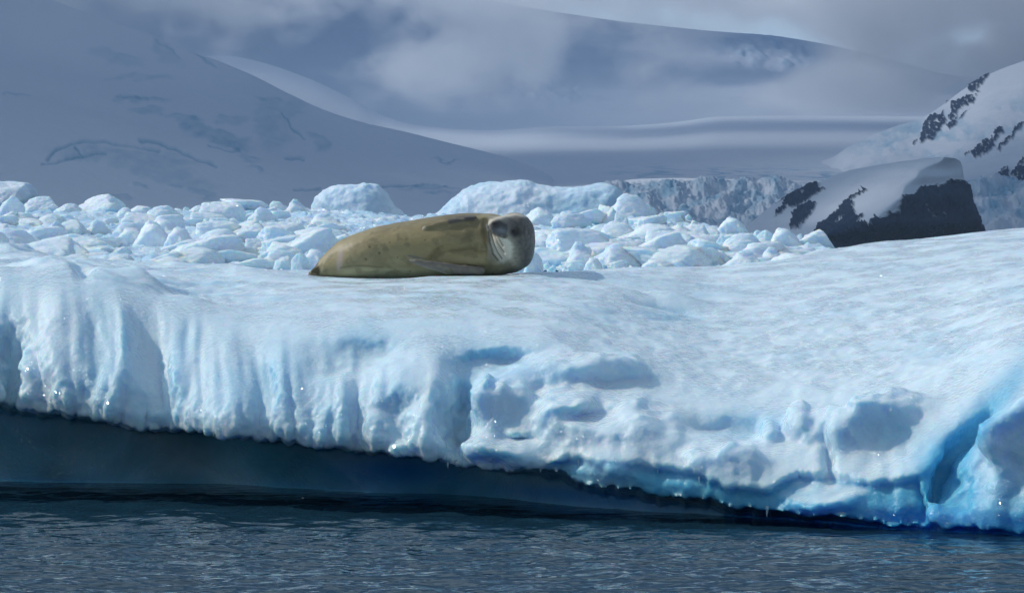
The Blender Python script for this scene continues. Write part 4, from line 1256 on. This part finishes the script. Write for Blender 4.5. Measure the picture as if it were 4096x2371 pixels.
# the crest line of the rubble
CR_X = [-400, 0, 100, 220, 560, 830, 1000, 1240, 1600, 2100, 2450, 2600, 2750, 2900, 3050, 3200, 3330, 3500]
CR_Y = [850, 870, 868, 868, 868, 855, 848, 850, 880, 880, 880, 880, 900, 935, 960, 970, 1010, 1040]
n_fill = 0
tries = 0
while n_fill < 150 and tries < 6000:
    tries += 1
    x = RNG.uniform(-260, 3300)
    if 1390 < x < 2060 and RNG.rand() < 0.93: continue
    cy = np.interp(x, CR_X, CR_Y)
    y = cy + 6 + (1092 - cy) * RNG.rand() ** 0.9
    if any(abs(x - a) < 30 and abs(y - b) < 10 for a, b in used): continue
    D = bed_dist(y)
    w = RNG.uniform(60, 190) * (1.15 if y > 960 else 0.85)
    hh = w * RNG.uniform(0.28, 0.62)
    if y - hh < cy - 8: continue
    lf_side = x < 1500
    block(x - w / 2, x + w / 2, y - hh, y, KINDS[RNG.choice(6, p=[.17, .25, .2, .12, .1, .16])],
          'white ice block among many in the rubble left of the seal' if lf_side else 'white ice block among many in the rubble right of the seal head',
          'unmarked ice blocks left of the seal' if lf_side else 'unmarked ice blocks right of the seal', sink=0.4)
    n_fill += 1
fl_me = chunk_mesh('boulder', 77, 16)
fl_ = bpy.data.objects.new('ice_fragment', fl_me); COL.objects.link(fl_)
c_ = P(1212, 2000, CAM_H * F_PX / (2000 - HORIZON))
fl_.location = (c_[0], c_[1], -0.012); fl_.scale = (0.032, 0.03, 0.04)
fl_['label'] = 'tiny white ice fragment floating alone on the dark water'; fl_['category'] = 'ice fragment'
# the bed they lie on, and the crumbs between them: nobody could count these
xs = np.linspace(-700, 3750, 420); Ys = np.linspace(32.0, 53, 150)
XP, YY_ = np.meshgrid(xs, Ys, indexing='ij')
crest = np.interp(XP, CR_X, CR_Y) + 4
yp = np.maximum(bed_y(YY_) + 2, crest)
yp = np.where(bed_y(YY_) + 2 < crest, crest + (crest - bed_y(YY_) - 2) * 1.5, yp)
Vb = P(XP, yp, YY_).reshape(-1, 3)
Vb[:, 2] += 0.16 * ridged(Vb * 1.3, 4, 501) + 0.06 * fbm(Vb * 6, 3, 502) - 0.02
Vb[:, 2] -= 0.55 * sstep(35.8, 33.6, Vb[:, 1])
Vb[:, 2] -= 1.6 * sstep(51, 53, Vb[:, 1])
bl_ = np.clip(0.42 + 0.5 * fbm(Vb * 1.2, 3, 503), 0, 1); z0 = np.zeros(len(Vb))
obj('brash_ice_bed', mesh('brash_ice_bed', Vb, grid_quads(len(xs), len(Ys)), M_RUB, dict(blue=bl_, deep=z0, wet=z0)), kind='structure')
def crumbs():
    base = [POOL[k][j].copy() for k in ('boulder', 'peak', 'block') for j in (0, 1)]
    src = []
    for k, sd_ in (('boulder', 701), ('peak', 702), ('block', 703), ('boulder', 704)):
        m_ = chunk_mesh(k, sd_, 12)
        v = np.zeros(len(m_.vertices) * 3, np.float32); m_.vertices.foreach_get('co', v)
        q = np.zeros(len(m_.loops), np.int32); m_.loops.foreach_get('vertex_index', q)
        src.append((v.reshape(-1, 3), q.reshape(-1, 4)))
    Vs, Qs, n = [], [], 0
    for i in range(1100):
        x = RNG.uniform(-300, 3320)
        if 1390 < x < 2060 and RNG.rand() < 0.85: continue
        cy = np.interp(x, CR_X, CR_Y)
        y = cy + 12 + (1092 - cy) * RNG.rand() ** 0.8
        D = bed_dist(y)
        w = RNG.uniform(10, 34) * D / F_PX
        v, q = src[RNG.randint(4)]
        a = RNG.uniform(0, 6.28)
        r_ = np.array([[math.cos(a), -math.sin(a), 0], [math.sin(a), math.cos(a), 0], [0, 0, 1]])
        c = P(x, y, D)
        Vs.append((v * np.array([w, w * 0.8, w * RNG.uniform(0.6, 1.1)])) @ r_.T + c + np.array([0, 0.1, 0.0]))
        Qs.append(q + n); n += len(v)
    V = np.concatenate(Vs); z = np.zeros(len(V))
    obj('ice_crumbs', mesh('ice_crumbs', V, np.concatenate(Qs), M_RUB, dict(blue=np.clip(0.2 + 0.3 * fbm(V, 2, 5), 0, 1), deep=z, wet=z)), kind='stuff')
crumbs()

# ------------------------------------------------------------------ bergs beyond the rubble
M_BERG = ice_material('berg_ice', white=(0.76, 0.83, 0.91), blue=(0.24, 0.55, 0.74), sss=0.5, sss_scale=0.5, vein=0.3, tex=0.45, sparkle=0.4)
def berg(name, outline, D, depth, label, facets, seed, n=(150, 60, 90)):
    """outline seen from the water, its own thickness, and sloping facets cut into it"""
    o = np.asarray(outline, float)
    s = D / F_PX
    x0, x1 = P(o[:, 0].min(), 1000, D)[0] - .3, P(o[:, 0].max(), 1000, D)[0] + .3
    z0, z1 = P(2000, 1045, D)[2], P(2000, o[:, 1].min(), D)[2] + .3
    gx = np.linspace(x0, x1, n[0]); gy = np.linspace(-depth / 2 - .3, depth / 2 + .3, n[1]); gz = np.linspace(z0, z1, n[2])
    A, B = np.meshgrid(gx, gz, indexing='ij')
    pw = P(CX, HORIZON, D)
    ax_, ay_ = CX + A / s, 1185.5 - F_PX * np.tan(np.arctan((B - CAM_H) / D) + TH)
    f2 = poly_sd(ax_ + 6 * fbm(stk(A * 1.5, B * 1.5, seed), 3, seed).reshape(A.shape), ay_, np.vstack([o, [o[-1, 0], 1100], [o[0, 0], 1100]])) * s
    Y3_ = gy[None, :, None]
    prof = np.abs(Y3_) - depth / 2 * np.clip(0.35 - f2[:, None, :] / depth * 1.5, 0.35, 1.0)
    F = smax(np.repeat(f2[:, None, :], n[1], 1), prof, 0.35)
    for (xp, yp, nx_, ny_, nz_) in facets:
        c = P(xp, yp, D)
        nn = np.array([nx_, ny_, nz_], float); nn /= np.linalg.norm(nn)
        F = smax(F, (gx[:, None, None] - c[0]) * nn[0] + (Y3_ + depth / 2) * nn[1] + (gz[None, None, :] - c[2]) * nn[2], 0.12)
    V, Q = surface_nets(F, gx, gy, gz)
    V = relax(V, Q, 2)
    N = vnormals(V, Q)
    V[:, 1] += D
    V = V + N * (0.10 * fbm(V * 0.9, 4, seed) + 0.03 * fbm(V * 4, 3, seed + 1))[:, None]
    z = np.zeros(len(V))
    blue = np.clip(0.12 + 0.5 * fbm(V * np.array([0.5, 0.5, 0.9]), 3, seed + 2) + 0.3 * sstep(V[:, 2].min() + 2.2, V[:, 2].min() + 0.5, V[:, 2]), 0, 1)
    return obj(name, mesh(name, V, Q, M_BERG, dict(blue=blue, deep=z, wet=z)), label=label, cat='iceberg')
berg('iceberg', [(1238, 1040), (1244, 840), (1258, 785), (1290, 755), (1340, 742), (1400, 736), (1470, 735), (1515, 742), (1545, 765), (1585, 830), (1625, 880), (1660, 905), (1690, 1040)], 58, 3.2,
     'rounded white iceberg with one sloping shoulder behind the seal back', [(1540, 760, 0.6, -0.6, 0.5)], 801)
berg('iceberg', [(1700, 1040), (1715, 880), (1760, 835), (1800, 800), (1860, 768), (1930, 742), (2000, 728), (2060, 720), (2120, 728), (2180, 742), (2260, 752), (2340, 752), (2420, 744), (2458, 752), (2490, 790), (2520, 850), (2540, 1040)], 60, 4.5,
     'widest white iceberg with blue hollows and ragged crest behind the seal head', [(2150, 790, 0.25, -0.8, 0.6), (2440, 760, 0.7, -0.7, 0.1)], 811, (200, 70, 90))
berg('iceberg', [(-260, 1040), (-255, 760), (-200, 735), (-60, 728), (60, 730), (112, 738), (130, 760), (142, 790), (140, 815), (120, 845), (150, 1040)], 62, 4.0,
     'small flat-topped iceberg with a shaded lower band at the end of the rubble', [(30, 790, 0.1, -0.8, -0.35)], 821)
